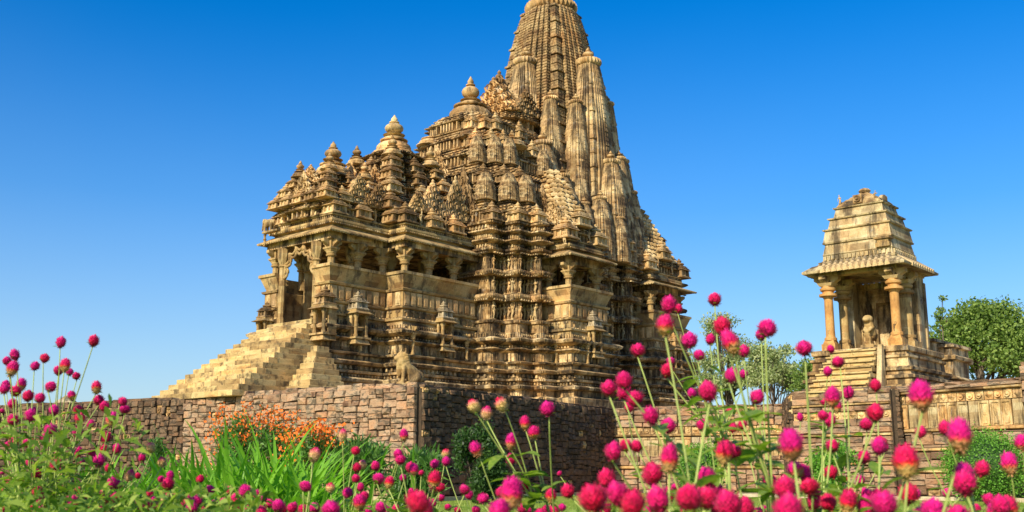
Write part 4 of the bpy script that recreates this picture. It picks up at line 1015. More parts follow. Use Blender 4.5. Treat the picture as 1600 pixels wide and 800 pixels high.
for i in range(5):
    h = .92 - .17 * i; g_ = h * .8; mb.frus((cx - g_, cx + g_, cy - h, cy + h), (cx - g_ + .08, cx + g_ - .08, cy - h + .1, cy + h - .1), 11.84 + i * .1, 11.93 + i * .1)
for sx_, sy_ in ((-1, 0), (1, 0), (0, -1), (0, 1)): mb.lathe([(.2, 11.84), (.2, 12.0), (.1, 12.1)], 8, (cx + sx_ * .6, cy + sy_ * .78))
mb.lathe([(.2, 12.3), (.27, 12.38), (.2, 12.46), (.08, 12.5)], 10, (cx, cy)); mb.obj('roof_crown', M_wall, pav)
place_p = lambda me, n, x, y, z, s, rz=0: link(me, n, pav, (x, y, z), rz, s)
place_p(ROS[0], 'carved_block', .36, cy, 11.74, (.42, 1.2, .34), F)
place_p(FIG[1], 'carved_figure', .42, 2.25, 11.74, .5, F); place_p(FIG[2], 'carved_figure', .5, .7, 11.74, .45, F)
mb = MB(); mb.box(-.3, .3, -.12, .3, 0, .16); mb.box(-.24, .24, -.08, .3, .16, .3); mb.box(-.34, .34, -.16, .3, .3, .38); place_p(mb.mesh('roof_bracket', M_smooth), 'roof_bracket', -.15, .25, 9.78, 1.0, F)
pav.scale = (1, 1, 1.1); pav.location.z = -.6
# carved group inside: lion standing over a kneeling figure
mb = MB(); mb.box(-.45, .5, -.28, .28, 0, .14); ell(mb, (.15, 0, .55), (.3, .2, .22)); limb(mb, (.1, 0, .6), (-.12, 0, .98), .22, .19); ell(mb, (-.18, 0, 1.18), (.24, .21, .17)); ell(mb, (-.36, 0, 1.16), (.14, .15, .12))
for y in (-.14, .14): limb(mb, (.3, y, .5), (.34, y, .12), .1, .08); limb(mb, (-.1, y, .85), (-.34, y * .8, .72), .08, .06)
ell(mb, (-.34, 0, .66), (.1, .1, .12)); limb(mb, (-.3, 0, .55), (-.22, 0, .25), .12, .12); limb(mb, (-.22, .1, .22), (-.42, .12, .2), .08, .07); limb(mb, (-.22, -.1, .22), (-.42, -.12, .4), .08, .07); limb(mb, (-.42, -.12, .4), (-.4, -.12, .15), .06, .05)
SARD = bake_remesh(mb, 'lion_group', M_smooth, .03, 2)
q = Matrix.Rotation(-(pi / 2 - AZ), 3, 'Z')
o = link(SARD, 'lion_statue', None, (0, 0, 0), pi / 2 - AZ); o.location = PV + (Matrix.Rotation(pi / 2 - AZ, 3, 'Z') @ Vector((.35, 1.25, ZF + .02))); o.scale = (1.05,) * 3
tag(o, 'carved lion rearing over a kneeling figure, between the columns of the small shrine', 'statue')

# ------------------------------------------------------------------ vegetation
import numpy as np
def leaf_mat(name, c0, c1, c2, trans=.35, scale=1.5):
    m, nt, b = new_mat(name)
    tc = N(nt, 'ShaderNodeTexCoord'); n = N(nt, 'ShaderNodeTexNoise', Scale=scale, Detail=4.0); nt.links.new(tc.outputs['Object'], n.inputs[0])
    ge = N(nt, 'ShaderNodeNewGeometry')
    f = math_(nt, 'ADD', math_(nt, 'MULTIPLY', n.outputs[0], .6), math_(nt, 'MULTIPLY', ge.outputs['Random Per Island'], .45))
    c = ramp(nt, f, [(.3, c0), (.5, c1), (.75, c2)])
    nt.links.new(c, b.inputs['Base Color']); b.inputs['Roughness'].default_value = .5; b.inputs['Specular IOR Level'].default_value = .35
    t = N(nt, 'ShaderNodeBsdfTranslucent'); br = mixc(nt, 1.0, c, (1.3, 1.5, .6), 'MULTIPLY'); nt.links.new(br, t.inputs[0])
    mx = N(nt, 'ShaderNodeMixShader'); mx.inputs[0].default_value = trans; nt.links.new(b.outputs[0], mx.inputs[1]); nt.links.new(t.outputs[0], mx.inputs[2])
    nt.links.new(mx.outputs[0], nt.nodes['Material Output'].inputs[0])
    return m
L_tree = leaf_mat('tree_leaf', (.08, .14, .025), (.15, .24, .04), (.27, .36, .08))
L_pale = leaf_mat('pale_tree_leaf', (.2, .25, .09), (.3, .36, .15), (.44, .46, .22))
L_strap = leaf_mat('strap_leaf', (.06, .17, .015), (.14, .34, .025), (.28, .52, .04), .4)
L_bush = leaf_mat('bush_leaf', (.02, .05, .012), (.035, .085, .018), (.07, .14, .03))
L_clip = leaf_mat('clipped_leaf', (.07, .19, .022), (.13, .31, .032), (.22, .44, .06))
L_ole = leaf_mat('oleander_leaf', (.04, .1, .02), (.08, .19, .03), (.15, .28, .06))
L_lime = leaf_mat('amaranth_leaf', (.06, .13, .015), (.16, .27, .03), (.36, .44, .07), .45, 6)
L_fern = leaf_mat('feathery_leaf', (.04, .1, .02), (.09, .2, .03), (.16, .3, .05))
M_bark = stone_mat('bark', ((.06, .045, .03), (.13, .1, .07), (.2, .16, .12)), dark=.2, blocks=False)
def flat_mat(name, c, rough=.6, rnd=0.25, spec=.3):
    m, nt, b = new_mat(name)
    ge = N(nt, 'ShaderNodeNewGeometry'); oi = N(nt, 'ShaderNodeObjectInfo')
    f = math_(nt, 'ADD', math_(nt, 'MULTIPLY', ge.outputs['Random Per Island'], .5), math_(nt, 'MULTIPLY', oi.outputs['Random'], .5))
    cc = ramp(nt, f, [(0, tuple(x * (1 - rnd) for x in c)), (1, tuple(min(1, x * (1 + rnd)) for x in c))])
    nt.links.new(cc, b.inputs['Base Color']); b.inputs['Roughness'].default_value = rough; b.inputs['Specular IOR Level'].default_value = spec
    return m
M_orange = flat_mat('orange_petal', (.8, .17, .02))
rg = np.random.default_rng(5)
def leaves_mesh(P, size, name, mat, aspect=.5, up=.3, droop=0.0, dirs=None):
    """one folded four-point leaf per point"""
    n = len(P); P = np.asarray(P, float)
    d = rg.normal(size=(n, 3)) if dirs is None else np.asarray(dirs, float) + rg.normal(size=(n, 3)) * .35
    d[:, 2] += up; d /= np.linalg.norm(d, axis=1)[:, None]
    r = rg.normal(size=(n, 3)); w = np.cross(d, r); w /= np.linalg.norm(w, axis=1)[:, None]
    s = (size * rg.uniform(.6, 1.3, n))[:, None]
    A = P; B = P + d * s * .5 + w * s * aspect * .5; Cc = P + d * s; Cc[:, 2] -= droop * s[:, 0]; D = P + d * s * .5 - w * s * aspect * .5
    V = np.stack([A, B, Cc, D], 1).reshape(-1, 3); m = bpy.data.meshes.new(name)
    m.vertices.add(4 * n); m.vertices.foreach_set('co', V.ravel())
    m.loops.add(4 * n); m.loops.foreach_set('vertex_index', np.arange(4 * n)); m.polygons.add(n)
    m.polygons.foreach_set('loop_start', np.arange(n) * 4); m.polygons.foreach_set('loop_total', np.full(n, 4)); m.materials.append(mat); m.update(); m.validate()
    return m
def blob_points(blobs, n, shell=.55):
    """points in a set of ellipsoidal clumps, denser towards their outsides; some clumps thin"""
    out = []; vol = np.array([b[1][0] * b[1][1] * b[1][2] for b in blobs]) ** .8; vol = vol / vol.sum()
    for (c, r), v in zip(blobs, vol):
        k = int(n * v) + 1; d = rg.normal(size=(k, 3)); d /= np.linalg.norm(d, axis=1)[:, None]
        rad = shell + (1 - shell) * rg.random(k) ** .7; rad *= 1 + .13 * rg.normal(size=k)
        out.append(np.array(c) + d * rad[:, None] * np.array(r))
    return np.concatenate(out)
def tree(px, py_top, py_base, Y, width_px, label, kind='tree', mat=L_tree, n=9000, size=.3, sparse=1.0, seed=1, nb=26, bare=0, z0=0.0, squash=1.0, tk=1.0, shell=.4):
    r = random.Random(seed); b = at(px, py_base, Y); top = at(px, py_top, Y); H = top.z - z0; W = width_px / FPX * Y
    t = thing('tree', label, 'tree', (b.x, Y, z0)); zc = max(b.z - z0, H * .25)
    mb = MB(); tr = [(0, 0, 0)]; x = y = 0
    for i in range(1, 6): x += r.uniform(-.2, .2); y += r.uniform(-.2, .2); tr.append((x, y, zc * i / 5 * 1.1))
    mb.tube(tr, [H * .03 * tk * (1 - .1 * i) for i in range(6)], 9); blobs = []
    for k in range(nb):
        th = r.uniform(0, 2 * pi); f = r.random(); rad = W / 2 * (.25 + .62 * r.random()) * (1 - .55 * f * f); z = zc + (H - zc) * (.05 + .87 * f)
        e = Vector((rad * cos(th), rad * sin(th) * .8, z)); br_ = W * r.uniform(.09, .17) * sparse
        blobs.append((tuple(e), (br_ * 1.25, br_ * 1.2, br_ * .8 * squash)))
        if k < 14 or bare: 
            s = Vector(tr[r.choice((3, 4, 5))]); m_ = s.lerp(e, .5) + Vector((r.uniform(-.3, .3), r.uniform(-.3, .3), r.uniform(0, .5))); mb.tube([s, m_, e], [H * .012 * tk, H * .007 * tk, H * .002], 5)
            for q in range(4 + bare):
                dd = Vector((r.uniform(-1, 1), r.uniform(-1, 1), r.uniform(-.2, 1))) * W * .12; mb.tube([m_.lerp(e, r.random()), e + dd * .5, e + dd], [H * .005 * tk, H * .003 * tk, H * .001], 4)
    mb.obj('trunk', M_bark, t, smooth=True)
    link(leaves_mesh(blob_points(blobs, n, shell), size, 'crown', mat, .6, .2), 'crown', t)
    return t
tree(1540, 474, 585, 80, 210, 'dense green round-crowned tree behind the small shrine, at the right edge', n=26000, size=.27, seed=3, nb=44, shell=.1)
tree(1478, 448, 520, 70, 34, 'thin sparse tree top sticking up right beside the small shrine roof', n=420, size=.2, seed=8, nb=6, sparse=1.3, bare=1, tk=.14)
tree(1600, 490, 585, 95, 150, 'darker tree behind the dense one, cut by the right edge', n=12000, size=.3, seed=23, nb=24, shell=.1)
tree(1135, 488, 612, 135, 130, 'tall airy grey-green tree with gaps in its crown, right of the temple', mat=L_pale, n=8500, size=.34, seed=5, nb=34, sparse=.95, bare=3, tk=.5, shell=.1)
tree(1210, 536, 614, 125, 120, 'lower bushy grey-green tree between the airy tree and the small shrine', mat=L_pale, n=9500, size=.33, seed=7, nb=26, bare=1, tk=.5, sparse=.85, shell=.1)
tree(1095, 560, 614, 140, 70, 'nearly leafless branching tree beside the temple base', mat=L_pale, n=900, size=.3, seed=9, nb=18, sparse=.8, bare=4, tk=.5)
tree(1268, 560, 614, 120, 90, 'dark green tree showing just left of the small shrine steps', n=4000, size=.3, seed=13, nb=18)

def bush(cx, cy, w, h, Y, label, mat, n, size, aspect=.5, kind='bush', seed=1, ball=False, z_bottom=0.0, up=.3, cat='bush'):
    c = at(cx, cy, Y); W = w / FPX * Y / 2; Hh = max(h / FPX * Y / 2, .3)
    top = c.z + Hh; t = thing(kind, label, cat, (c.x, Y, 0)); r = random.Random(seed)
    if ball:
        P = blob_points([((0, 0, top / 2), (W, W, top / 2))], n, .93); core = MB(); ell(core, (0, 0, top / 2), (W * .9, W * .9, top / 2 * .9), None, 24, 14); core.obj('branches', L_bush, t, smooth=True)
        link(leaves_mesh(P, size, 'foliage', mat, aspect, up), 'foliage', t)
    else:
        bl = [((r.uniform(-.6, .6) * W, r.uniform(-.6, .6) * W, top * r.uniform(.15, .78)), (W * r.uniform(.25, .45), W * .4, top * r.uniform(.12, .24))) for _ in range(16)]
        mb = MB()
        for q, rr in bl: mb.tube([(0, 0, 0), (q[0] * .5, q[1] * .5, q[2] * .6), q, (q[0] * 1.1, q[1] * 1.1, q[2] + rr[2])], [.03, .02, .012, .004], 5)
        mb.obj('stem', M_bark, t); P = blob_points(bl, n, .3)
        link(leaves_mesh(P, size, 'foliage', mat, aspect, up), 'foliage', t)
    return t
bush(1540, 733, 112, 105, 36, 'round clipped bright green bush in front of the right terrace wall', L_clip, 16000, .075, .6, ball=True)
bush(1094, 730, 66, 62, 44, 'small clipped round bush in front of the far terrace wall', L_clip, 8000, .09, .6, ball=True)
bush(1303, 722, 100, 75, 38, 'loose leafy bush below the steps of the small shrine', L_clip, 5000, .13, .5, seed=4)
bush(745, 722, 96, 135, 33, 'tall dark green bush against the shaded wall, right of the lion corner', L_bush, 9000, .12, .5, seed=5)
bush(240, 690, 60, 40, 36, 'small wispy shrub at the foot of the dark-shaded wall', L_ole, 1500, .14, .4, seed=6)
bush(560, 735, 110, 110, 22, 'light green oleander with long narrow leaves, left of the lion corner', L_ole, 3800, .26, .16, seed=7, up=.9)
bush(650, 745, 100, 110, 20, 'light green oleander just in front of the lion corner', L_ole, 3400, .24, .16, seed=8, up=.9)

# orange-flowered shrub
def orange_shrub(cx, cy, w, h, Y, label, seed):
    r = random.Random(seed); t = bush(cx, cy, w, h, Y, label, L_fern, 5200, .1, .45, 'flowering_shrub', seed, cat='shrub')
    c = at(cx, cy, Y); W = w / FPX * Y / 2; top = c.z + h / FPX * Y / 2; pts = []; mb = MB()
    for k in range(60):
        x, y = r.uniform(-1, 1) * W * 1.05, r.uniform(-1, .5) * W * .8; z = top * (1.02 - .32 * (x / W) ** 2 * r.random() - .34 * r.random() ** 1.4)
        mb.tube([(x * .8, y * .8, z - .5), (x, y, z - .1), (x + r.uniform(-.05, .05), y, z + .12)], [.008, .006, .003], 4)
        for q in range(15): pts.append((x + r.gauss(0, .12), y + r.gauss(0, .12), z + r.gauss(0, .07)))
    mb.obj('flower_stalk', L_fern, t, stuff=True)
    link(leaves_mesh(pts, .07, 'blossom', M_orange, .8, .3), 'blossom', t)['kind'] = 'stuff'
orange_shrub(400, 690, 130, 100, 24, 'feathery shrub covered in orange blossom before the sunlit wall', 3)
orange_shrub(488, 708, 95, 80, 22, 'smaller orange-blossomed shrub right of the bigger one', 4)

# strap-leaved clumps
SLV = []
for k in range(8):
    r = random.Random(40 + k); n = 9; L = r.uniform(.85, 1.25); bend = r.uniform(.25, 1.0); vs = []; fs = []
    for i in range(n + 1):
        u = i / n; ang = radians(84) - bend * u * u * 1.5; 
        if i == 0: x, z = 0, 0
        else: x += cos(ang) * L / n; z += sin(ang) * L / n
        w = .026 * (min(1, .45 + u * 2) * (1 - u ** 2.6)) + .001; dz = w * .35
        vs += [(x, -w, z + dz), (x, 0, z), (x, w, z + dz)]
        if i: b = (i - 1) * 3; fs += [(b, b + 1, b + 4, b + 3), (b + 1, b + 2, b + 5, b + 4)]
    m = MB().add(vs, fs).mesh('leaf', L_strap, smooth=True); SLV.append(m)
def strap_clump(px, Y, n, label, k=1.0, spread=.35):
    c = at(px, 740, Y); t = thing('lily_clump', label, 'lily plant', (c.x, Y, 0), 0, 'strap-leaved lily clumps before the wall')
    for i in range(int(n * 2.7)):
        o = link(random.choice(SLV), 'leaf', t, (random.gauss(0, spread * .5), random.gauss(0, spread * .5), 0), random.uniform(0, 2 * pi), k * random.uniform(.75, 1.15)); o.rotation_euler = (random.uniform(-.1, .1), random.uniform(-.05, .25), o.rotation_euler[2])
for px, Y, n, lab, k, s in ((190, 10.5, 60, 'strap-leaved lily clump furthest left, behind the tall pink flowers', 1.0, .5), (245, 10.2, 70, 'strap-leaved lily clump below the dark-shaded wall', 1.0, .5), (312, 10.2, 70, 'strap-leaved lily clump left of the orange shrub', 1.05, .5),
                              (395, 9.8, 75, 'biggest strap-leaved lily clump, right before the orange shrub', 1.18, .5), (455, 9.4, 75, 'strap-leaved lily clump with arching leaves, right of the biggest one', 1.15, .5), (500, 10.6, 50, 'strap-leaved lily clump at the right end of the row, beside the oleander', .95, .4), (360, 8.6, 50, 'low strap-leaved lily clump nearest the camera', .85, .4)):
    strap_clump(px, Y, n, lab, k, s)

# ------------------------------------------------------------------ globe amaranth
def head_mat(name, stops):
    m, nt, b = new_mat(name)
    tc = N(nt, 'ShaderNodeTexCoord'); sp = N(nt, 'ShaderNodeSeparateXYZ'); nt.links.new(tc.outputs['Object'], sp.inputs[0])
    n = N(nt, 'ShaderNodeTexNoise', Scale=3.0, Detail=3.0); nt.links.new(tc.outputs['Object'], n.inputs[0])
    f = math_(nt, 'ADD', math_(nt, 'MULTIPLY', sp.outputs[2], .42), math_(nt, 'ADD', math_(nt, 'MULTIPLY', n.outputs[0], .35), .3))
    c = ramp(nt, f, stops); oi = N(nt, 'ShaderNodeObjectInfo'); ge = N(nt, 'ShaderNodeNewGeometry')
    hs = N(nt, 'ShaderNodeHueSaturation'); nt.links.new(c, hs.inputs['Color'])
    nt.links.new(math_(nt, 'ADD', math_(nt, 'MULTIPLY', oi.outputs['Random'], .035), .482), hs.inputs['Hue'])
    nt.links.new(math_(nt, 'ADD', math_(nt, 'MULTIPLY', ge.outputs['Random Per Island'], .5), .72), hs.inputs['Value'])
    nt.links.new(hs.outputs[0], b.inputs['Base Color']); b.inputs['Roughness'].default_value = .55; b.inputs['Specular IOR Level'].default_value = .2
    b.inputs['Sheen Weight'].default_value = .1
    return m
MAG, DEEP, RED, BUF = (.6, .002, .115), (.26, .0015, .04), (.62, .02, .03), (.7, .42, .16)
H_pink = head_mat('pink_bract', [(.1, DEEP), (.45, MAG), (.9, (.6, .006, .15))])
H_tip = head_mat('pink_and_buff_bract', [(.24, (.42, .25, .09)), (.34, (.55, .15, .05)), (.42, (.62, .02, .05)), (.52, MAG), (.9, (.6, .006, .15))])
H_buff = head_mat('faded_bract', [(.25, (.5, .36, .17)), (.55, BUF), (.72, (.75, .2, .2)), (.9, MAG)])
def head_mesh(mat, tall, name, seed):
    r = random.Random(seed); mb = MB(); ell(mb, (0, 0, 0), (.84, .84, .84 * tall), None, 14, 9); n = 170
    for i in range(n):
        z = 1 - 2 * (i + .5) / n; th = i * 2.39996; q = sqrt(1 - z * z); c = Vector((q * cos(th), q * sin(th), z)); nrm = c.copy(); up = (Vector((0, 0, 1)) - nrm * nrm.z)
        if up.length < .1: up = Vector((1, 0, 0))
        up.normalize(); sd = nrm.cross(up); k = r.uniform(.85, 1.15); T = Vector((1, 1, tall))
        b0 = nrm * .8; tip = nrm * (1.03 * k) + up * .15; vs = [b0 - sd * .15 - up * .1, b0 + sd * .15 - up * .1, tip + sd * .045, tip - sd * .045, nrm * .93 * k + up * .02]
        vs = [Vector((v.x * T.x, v.y * T.y, v.z * T.z)) for v in vs]
        mb.add([vs[0], vs[1], vs[4]], [(0, 1, 2)]); mb.add([vs[1], vs[2], vs[4]], [(0, 1, 2)]); mb.add([vs[0], vs[4], vs[3]], [(0, 1, 2)]); mb.add([vs[4], vs[2], vs[3]], [(0, 1, 2)])
    return mb.mesh(name, mat)
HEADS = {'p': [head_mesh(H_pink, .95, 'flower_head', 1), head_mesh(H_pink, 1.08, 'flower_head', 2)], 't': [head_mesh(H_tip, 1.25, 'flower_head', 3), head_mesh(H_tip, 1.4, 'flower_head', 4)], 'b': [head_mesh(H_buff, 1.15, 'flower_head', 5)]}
M_stem = flat_mat('amaranth_stem', (.30, .36, .09), .6, .25)
LFM = []
for k in range(3):
    vs = []; fs = []; n = 6; bend = (.1, .5, .9)[k]
    for i in range(n + 1):
        u = i / n; w = .2 * sin(pi * min(1, u * .94 + .05)) ** .8 + .004; z = -bend * .45 * u * u + .1 * u; vs += [(u, -w, z + w * .3), (u, 0, z), (u, w, z + w * .3)]
        if i: b = (i - 1) * 3; fs += [(b, b + 1, b + 4, b + 3), (b + 1, b + 2, b + 5, b + 4)]
    LFM.append(MB().add(vs, fs).mesh('leaf', L_lime, smooth=True))
HD = []     # x, y, diameter in the photograph's pixels, kind
def crop(x0, y0, k, data):
    for d in data.split(';'):
        f = d.split(','); HD.append((x0 + float(f[0]) / k, y0 + float(f[1]) / k, float(f[2]) / k, f[3] if len(f) > 3 else 'p'))
crop(900, 440, 2.2222, "322,82,55;355,95,30;310,155,60,t;482,63,44;507,157,58;467,202,36;394,206,56;215,240,46;427,256,42;537,212,64,t;582,242,42;664,164,62;642,186,38;793,229,48;328,276,30;316,310,46;540,327,50;582,322,30;167,345,60;165,382,46;114,372,52;458,383,68;403,389,34;628,403,48;207,408,56;185,436,34;260,466,58;320,502,52;437,498,40;534,449,22;577,498,32;545,508,30;129,592,62;172,570,46;211,573,44;325,615,64,t;515,595,62,t;748,568,80,t;108,687,62;267,668,70;84,745,52,t;466,699,46;345,712,26;725,720,76;196,772,80;285,760,76;393,755,96;101,788,44;530,775,90;670,690,46;828,760,50;822,725,50;590,785,60;480,775,60")
crop(1200, 540, 3.0775, "174,14,72;302,18,40;338,81,60;287,125,44;309,250,74,t;272,272,38;385,228,58;332,295,46,t;517,192,60;265,337,54;298,360,54;515,325,84;472,380,62;735,245,110,t;733,417,54;310,484,60;533,487,74;562,490,40;462,538,60;852,400,60;921,435,112,t;303,608,64;665,560,112,t;947,665,108;445,647,44;380,638,22;222,750,70;290,755,76;385,750,86,t;470,775,86;560,765,116;675,712,90;710,715,50;770,790,70;1225,470,70,t;155,345,34;1060,740,60;1000,785,50")
crop(0, 500, 2.6667, "62,146,42;30,172,36;52,203,48,t;254,94,40;391,88,44;186,160,38;146,192,36;271,190,44,t;242,212,34;290,217,34;318,234,32;211,279,46;18,288,44;66,297,44;117,318,46;166,326,46;412,335,40;511,340,40;520,373,42;464,415,48,t;55,418,46;125,400,48;225,378,40;332,410,44;322,466,42;209,458,48;8,380,20;60,345,22;440,489,42;487,541,34;326,552,38;629,533,38,b;592,575,30;675,592,36,b;430,540,34,t;200,540,34;352,590,38;412,588,46;232,600,46;449,618,28;126,595,38;150,605,28;140,645,38;542,648,40,b;575,650,28;671,663,30;709,648,30;834,663,32;957,711,30;489,686,40;270,698,32;328,712,32;372,742,40;465,748,34;151,768,50;155,715,46;22,775,46;285,740,38;550,768,42;392,780,34;38,676,34;8,715,28;623,724,32;690,745,44,b;725,745,38;775,755,46;827,742,32;891,766,36;950,785,38;800,785,54;930,762,34;1072,725,34;1095,745,36;1122,765,34;1010,780,34;1217,785,42;1310,563,46,b;1310,785,42;1150,780,34;245,790,38;10,635,20;205,620,38;262,620,34;30,520,28;660,775,38;590,790,40;90,740,36;430,720,30;640,750,30;860,790,40;980,790,36;1040,790,40;1180,792,36;1260,790,40")
crop(400, 560, 3.2, "293,485,54,b;434,385,46,b;740,385,46,t;498,462,44;505,548,46;530,532,42,b;598,540,44;613,602,60;666,622,48,t;711,480,46;722,507,54;770,545,44;790,557,46,t;826,572,30;735,598,34;893,528,42;948,475,40,b;950,515,42;893,605,64,t;893,640,50,t;500,602,46;522,645,36;457,672,50;541,690,46;372,648,46,b;778,668,38;808,720,46;840,755,100;925,698,38;1040,650,40,b;1065,683,44;1100,453,62,t;1090,240,60,b;1153,275,54,b;1228,232,62,b;1458,255,70;1345,325,54,t;1390,372,56,t;1275,418,60,t;1274,505,50;1278,675,108,t;1560,665,66;1475,690,58,t;1518,575,24;1215,760,106;1365,755,48;10,677,32;35,700,34,t;66,722,38;183,748,46;293,748,46;375,760,90;625,748,56;530,748,38;880,725,46;650,760,40;700,755,40;960,745,36;1010,760,36;1100,760,44;1450,755,40;1530,745,40")
# more heads along the bottom edge, mostly small and set further back
rr = random.Random(77)
for i in range(60): HD.append((rr.uniform(0, 1600), rr.uniform(755, 812), rr.uniform(13, 20), rr.choice('pppt')))
for i in range(16): HD.append((rr.uniform(900, 1600), rr.uniform(690, 805), rr.uniform(20, 34), rr.choice('pppt')))
for i in range(8): HD.append((rr.uniform(600, 1500), rr.uniform(770, 812), rr.uniform(32, 46), 'p'))
for i in range(26): HD.append((rr.uniform(0, 190), rr.uniform(600, 790), rr.uniform(12, 17), rr.choice('pppt')))
def depth(d): return max(.95, min(3.6, .0265 * FPX / d))
plants = []     # greedy grouping of heads into plants: near in x and in depth
for x, y, d, k in sorted(HD, key=lambda h: h[0]):
    Y = depth(d); X = (x - 800) / FPX * Y
    best = None
    for p in plants:
        if len(p['h']) < 9 and abs(p['Y'] / Y - 1) < .22 and abs(p['X'] - X) < .1 + .045 * Y and (best is None or len(p['h']) < 9 and abs(p['X'] - X) < abs(best['X'] - X)): best = p
    if best is None: best = {'X': X, 'Y': Y, 'h': []}; plants.append(best)
    best['h'].append((x, y, d, k, Y))
sway = lambda px: (-.10 if px > 900 else (.06 if px < 240 else -.02))
def where(px, top):
    side = ('at the far left', 'left of the lilies', 'before the lilies', 'before the oleanders', 'before the shaded wall', 'below the temple balcony', 'before the far wall', 'below the shrine', 'before the round bush')[min(8, max(0, int(px / 1600 * 9)))]
    return side
seen_lab = {}
for i, p in enumerate(plants):
    hs_ = p['h']; n = len(hs_); px = sum(h[0] for h in hs_) / n; Y = sum(h[4] for h in hs_) / n; top = min(h[1] for h in hs_)
    att = 60 if px < 260 else (850 if 720 < px < 890 else (1190 if 890 <= px < 1500 else px)); top_ = min(h[1] for h in hs_)
    X = ((px + (att - px) * (.72 if top_ < 720 else .2)) - 800) / FPX * Y
    near = 'blurred near' if Y < 1.5 else ('middle-sized' if Y < 2.5 else 'small far')
    tip = 'buff-based' if sum(h[3] != 'p' for h in hs_) * 2 >= n else 'magenta'
    tall = 'rising highest' if top < 560 else ('topping the wall' if top < 640 else ('mid-height' if top < 720 else 'lowest'))
    num = ('one', 'two', 'three', 'four', 'five', 'six', 'seven', 'eight', 'nine')[n - 1] + (' head' if n == 1 else ' heads')
    lab = f'{near} {tip} amaranth, {num}, {tall}, {where(px, top)}'
    w = lab.split()
    t = thing('globe_amaranth', ' '.join(w[:16]) if len(w) > 16 else lab, 'flower plant', (X, Y, 0), 0, 'globe amaranth plants in the flower bed')
    seen_lab.setdefault(t['label'], []).append((px, t))
    zs = sorted(at(h[0], h[1], h[4]).z for h in hs_); lean = random.gauss(0, .05)
    axis = [Vector((0, 0, 0)), Vector((lean * .3, .01, .32))]; zc = .32
    ztop = zs[len(zs) // 2] - .13; hm = (px - 800) / FPX * Y - X; lean = hm / max(ztop - .3, .3) * .13 * .5
    while zc < ztop - .1: zc += random.uniform(.10, .17); axis.append(axis[-1] + Vector((random.gauss(lean, .014), random.gauss(0, .015), zc - axis[-1].z)))
    mb = MB(); mb.tube(axis, [.0055 - .0028 * q / len(axis) for q in range(len(axis))], 6); mb.obj('stem', M_stem, t, smooth=True)
    for nd in axis[2:]:
        th0 = random.uniform(0, pi)
        for j in (0, 1):
            lf = link(random.choice(LFM), 'leaf', t, tuple(nd), 0, random.uniform(.045, .085)); lf.rotation_euler = (random.uniform(-.2, .2), random.uniform(-.5, .2), th0 + j * pi)
    for x, y, d, k, Yh in hs_:
        Yh = Y + (Yh - Y) * .5 + random.uniform(-.04, .04); e = at(x, y, Yh) - Vector((X, Y, 0)); R = d / FPX * Yh / 2
        R *= 1.08; he = R * (1.0 if k == 'p' else 1.2)
        tiltv = Vector((random.gauss(0, .22), random.gauss(0, .2), 1)).normalized(); base = e - tiltv * he * .85
        cands = [q for q in axis if q.z < base.z - .06 and base.z - q.z > .9 * abs(base.x - q.x)] or [axis[0]]; node = cands[-1] if random.random() < .75 else cands[max(0, len(cands) - 2)]
        m1 = node.lerp(base, .5) + Vector(((base.x - node.x) * .1, 0, .005)) + Vector((random.gauss(0, .008), random.gauss(0, .01), 0)); pts = []
        for q in range(9):
            u = q / 8; pts.append(node * (1 - u) ** 2 + m1 * 2 * u * (1 - u) + base * u * u)
        mb = MB(); mb.tube(pts, [.0021 - .0007 * u / 8 for u in range(9)], 5); mb.obj('stem', M_stem, t, smooth=True)
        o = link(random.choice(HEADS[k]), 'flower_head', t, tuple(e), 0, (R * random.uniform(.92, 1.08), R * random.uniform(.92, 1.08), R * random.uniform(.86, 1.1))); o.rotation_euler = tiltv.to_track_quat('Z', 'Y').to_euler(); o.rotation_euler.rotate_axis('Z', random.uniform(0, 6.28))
        th0 = random.uniform(0, pi)
        for j in (0, 1):      # two bracts under the head
            lf = link(random.choice(LFM), 'leaf', t, tuple(base + tiltv * .001), 0, R * random.uniform(.9, 1.5)); lf.rotation_euler = (0, random.uniform(-.5, .1), th0 + j * pi)
        for u in ((.0, .3, .55) if n > 3 else (.0, .25, .45, .65)):
            pt_ = pts[int(u * 8)]; th0 = random.uniform(0, pi)
            for j in (0, 1):
                lf = link(random.choice(LFM), 'leaf', t, tuple(pt_), 0, random.uniform(.034, .078)); lf.rotation_euler = (random.uniform(-.2, .2), random.uniform(-.5, .3), th0 + j * pi)
for lab, L in seen_lab.items():
    if len(L) > 1:
        L.sort(key=lambda q: q[0]); 
        ordn = ['leftmost', 'second from left', 'third from left', 'fourth from left', 'fifth from left', 'sixth from left', 'seventh from left', 'eighth from left']
        for j, (px, t) in enumerate(L):
            o_ = 'rightmost' if j == len(L) - 1 else ordn[min(j, 7)].replace(' from left', ' from left,')
            w = t['label'].split(); t['label'] = ' '.join((f'{o_} ' + t['label']).split()[:16])
# leafy growth filling the bed
def bed(n, x0, x1, y0, y1, zt, size):
    P = []; 
    for i in range(n):
        Y = rg.uniform(y0, y1); X = rg.uniform((x0 - 800) / FPX, (x1 - 800) / FPX) * Y; P.append((X, Y, zt * Y ** 0 * rg.random() ** .6))
    return P
P = bed(9000, -60, 420, 1.8, 3.4, .86, .05) + bed(5000, 400, 1000, 2.2, 3.8, .76, .05) + bed(6000, 900, 1660, 1.2, 2.6, .82, .05) + bed(9000, -100, 1100, 3.2, 6.5, .6, .06) + bed(3000, 1100, 1700, 3.2, 6.5, .45, .06) + bed(1500, -60, 230, 2.0, 2.9, 1.02, .04)
o = link(leaves_mesh(P, .038, 'flower_bed_leaves', L_lime, .26, .6, .3), 'flower_bed_foliage', None); o['kind'] = 'stuff'; o['label'] = 'low lime-green leaves filling the flower bed'; o['category'] = 'foliage'
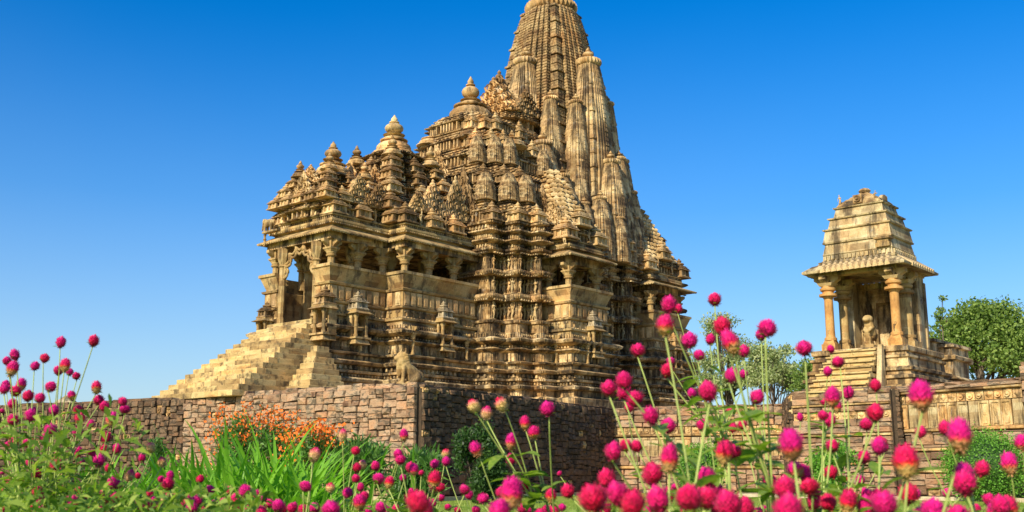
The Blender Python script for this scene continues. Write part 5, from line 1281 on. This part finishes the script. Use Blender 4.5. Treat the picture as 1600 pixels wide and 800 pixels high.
# grass blades on the lawn that shows between the flowers
P = [(rg.uniform(-.3, .62) * Y, Y, 0) for Y in rg.uniform(14, 34, 26000)]
o = link(leaves_mesh(P, .09, 'grass', leaf_mat('grass_blade', (.14, .24, .03), (.22, .32, .05), (.32, .38, .09), .3), .12, 2.0), 'grass', None); o['kind'] = 'stuff'; o['label'] = 'short mown grass of the lawn before the walls'; o['category'] = 'grass'
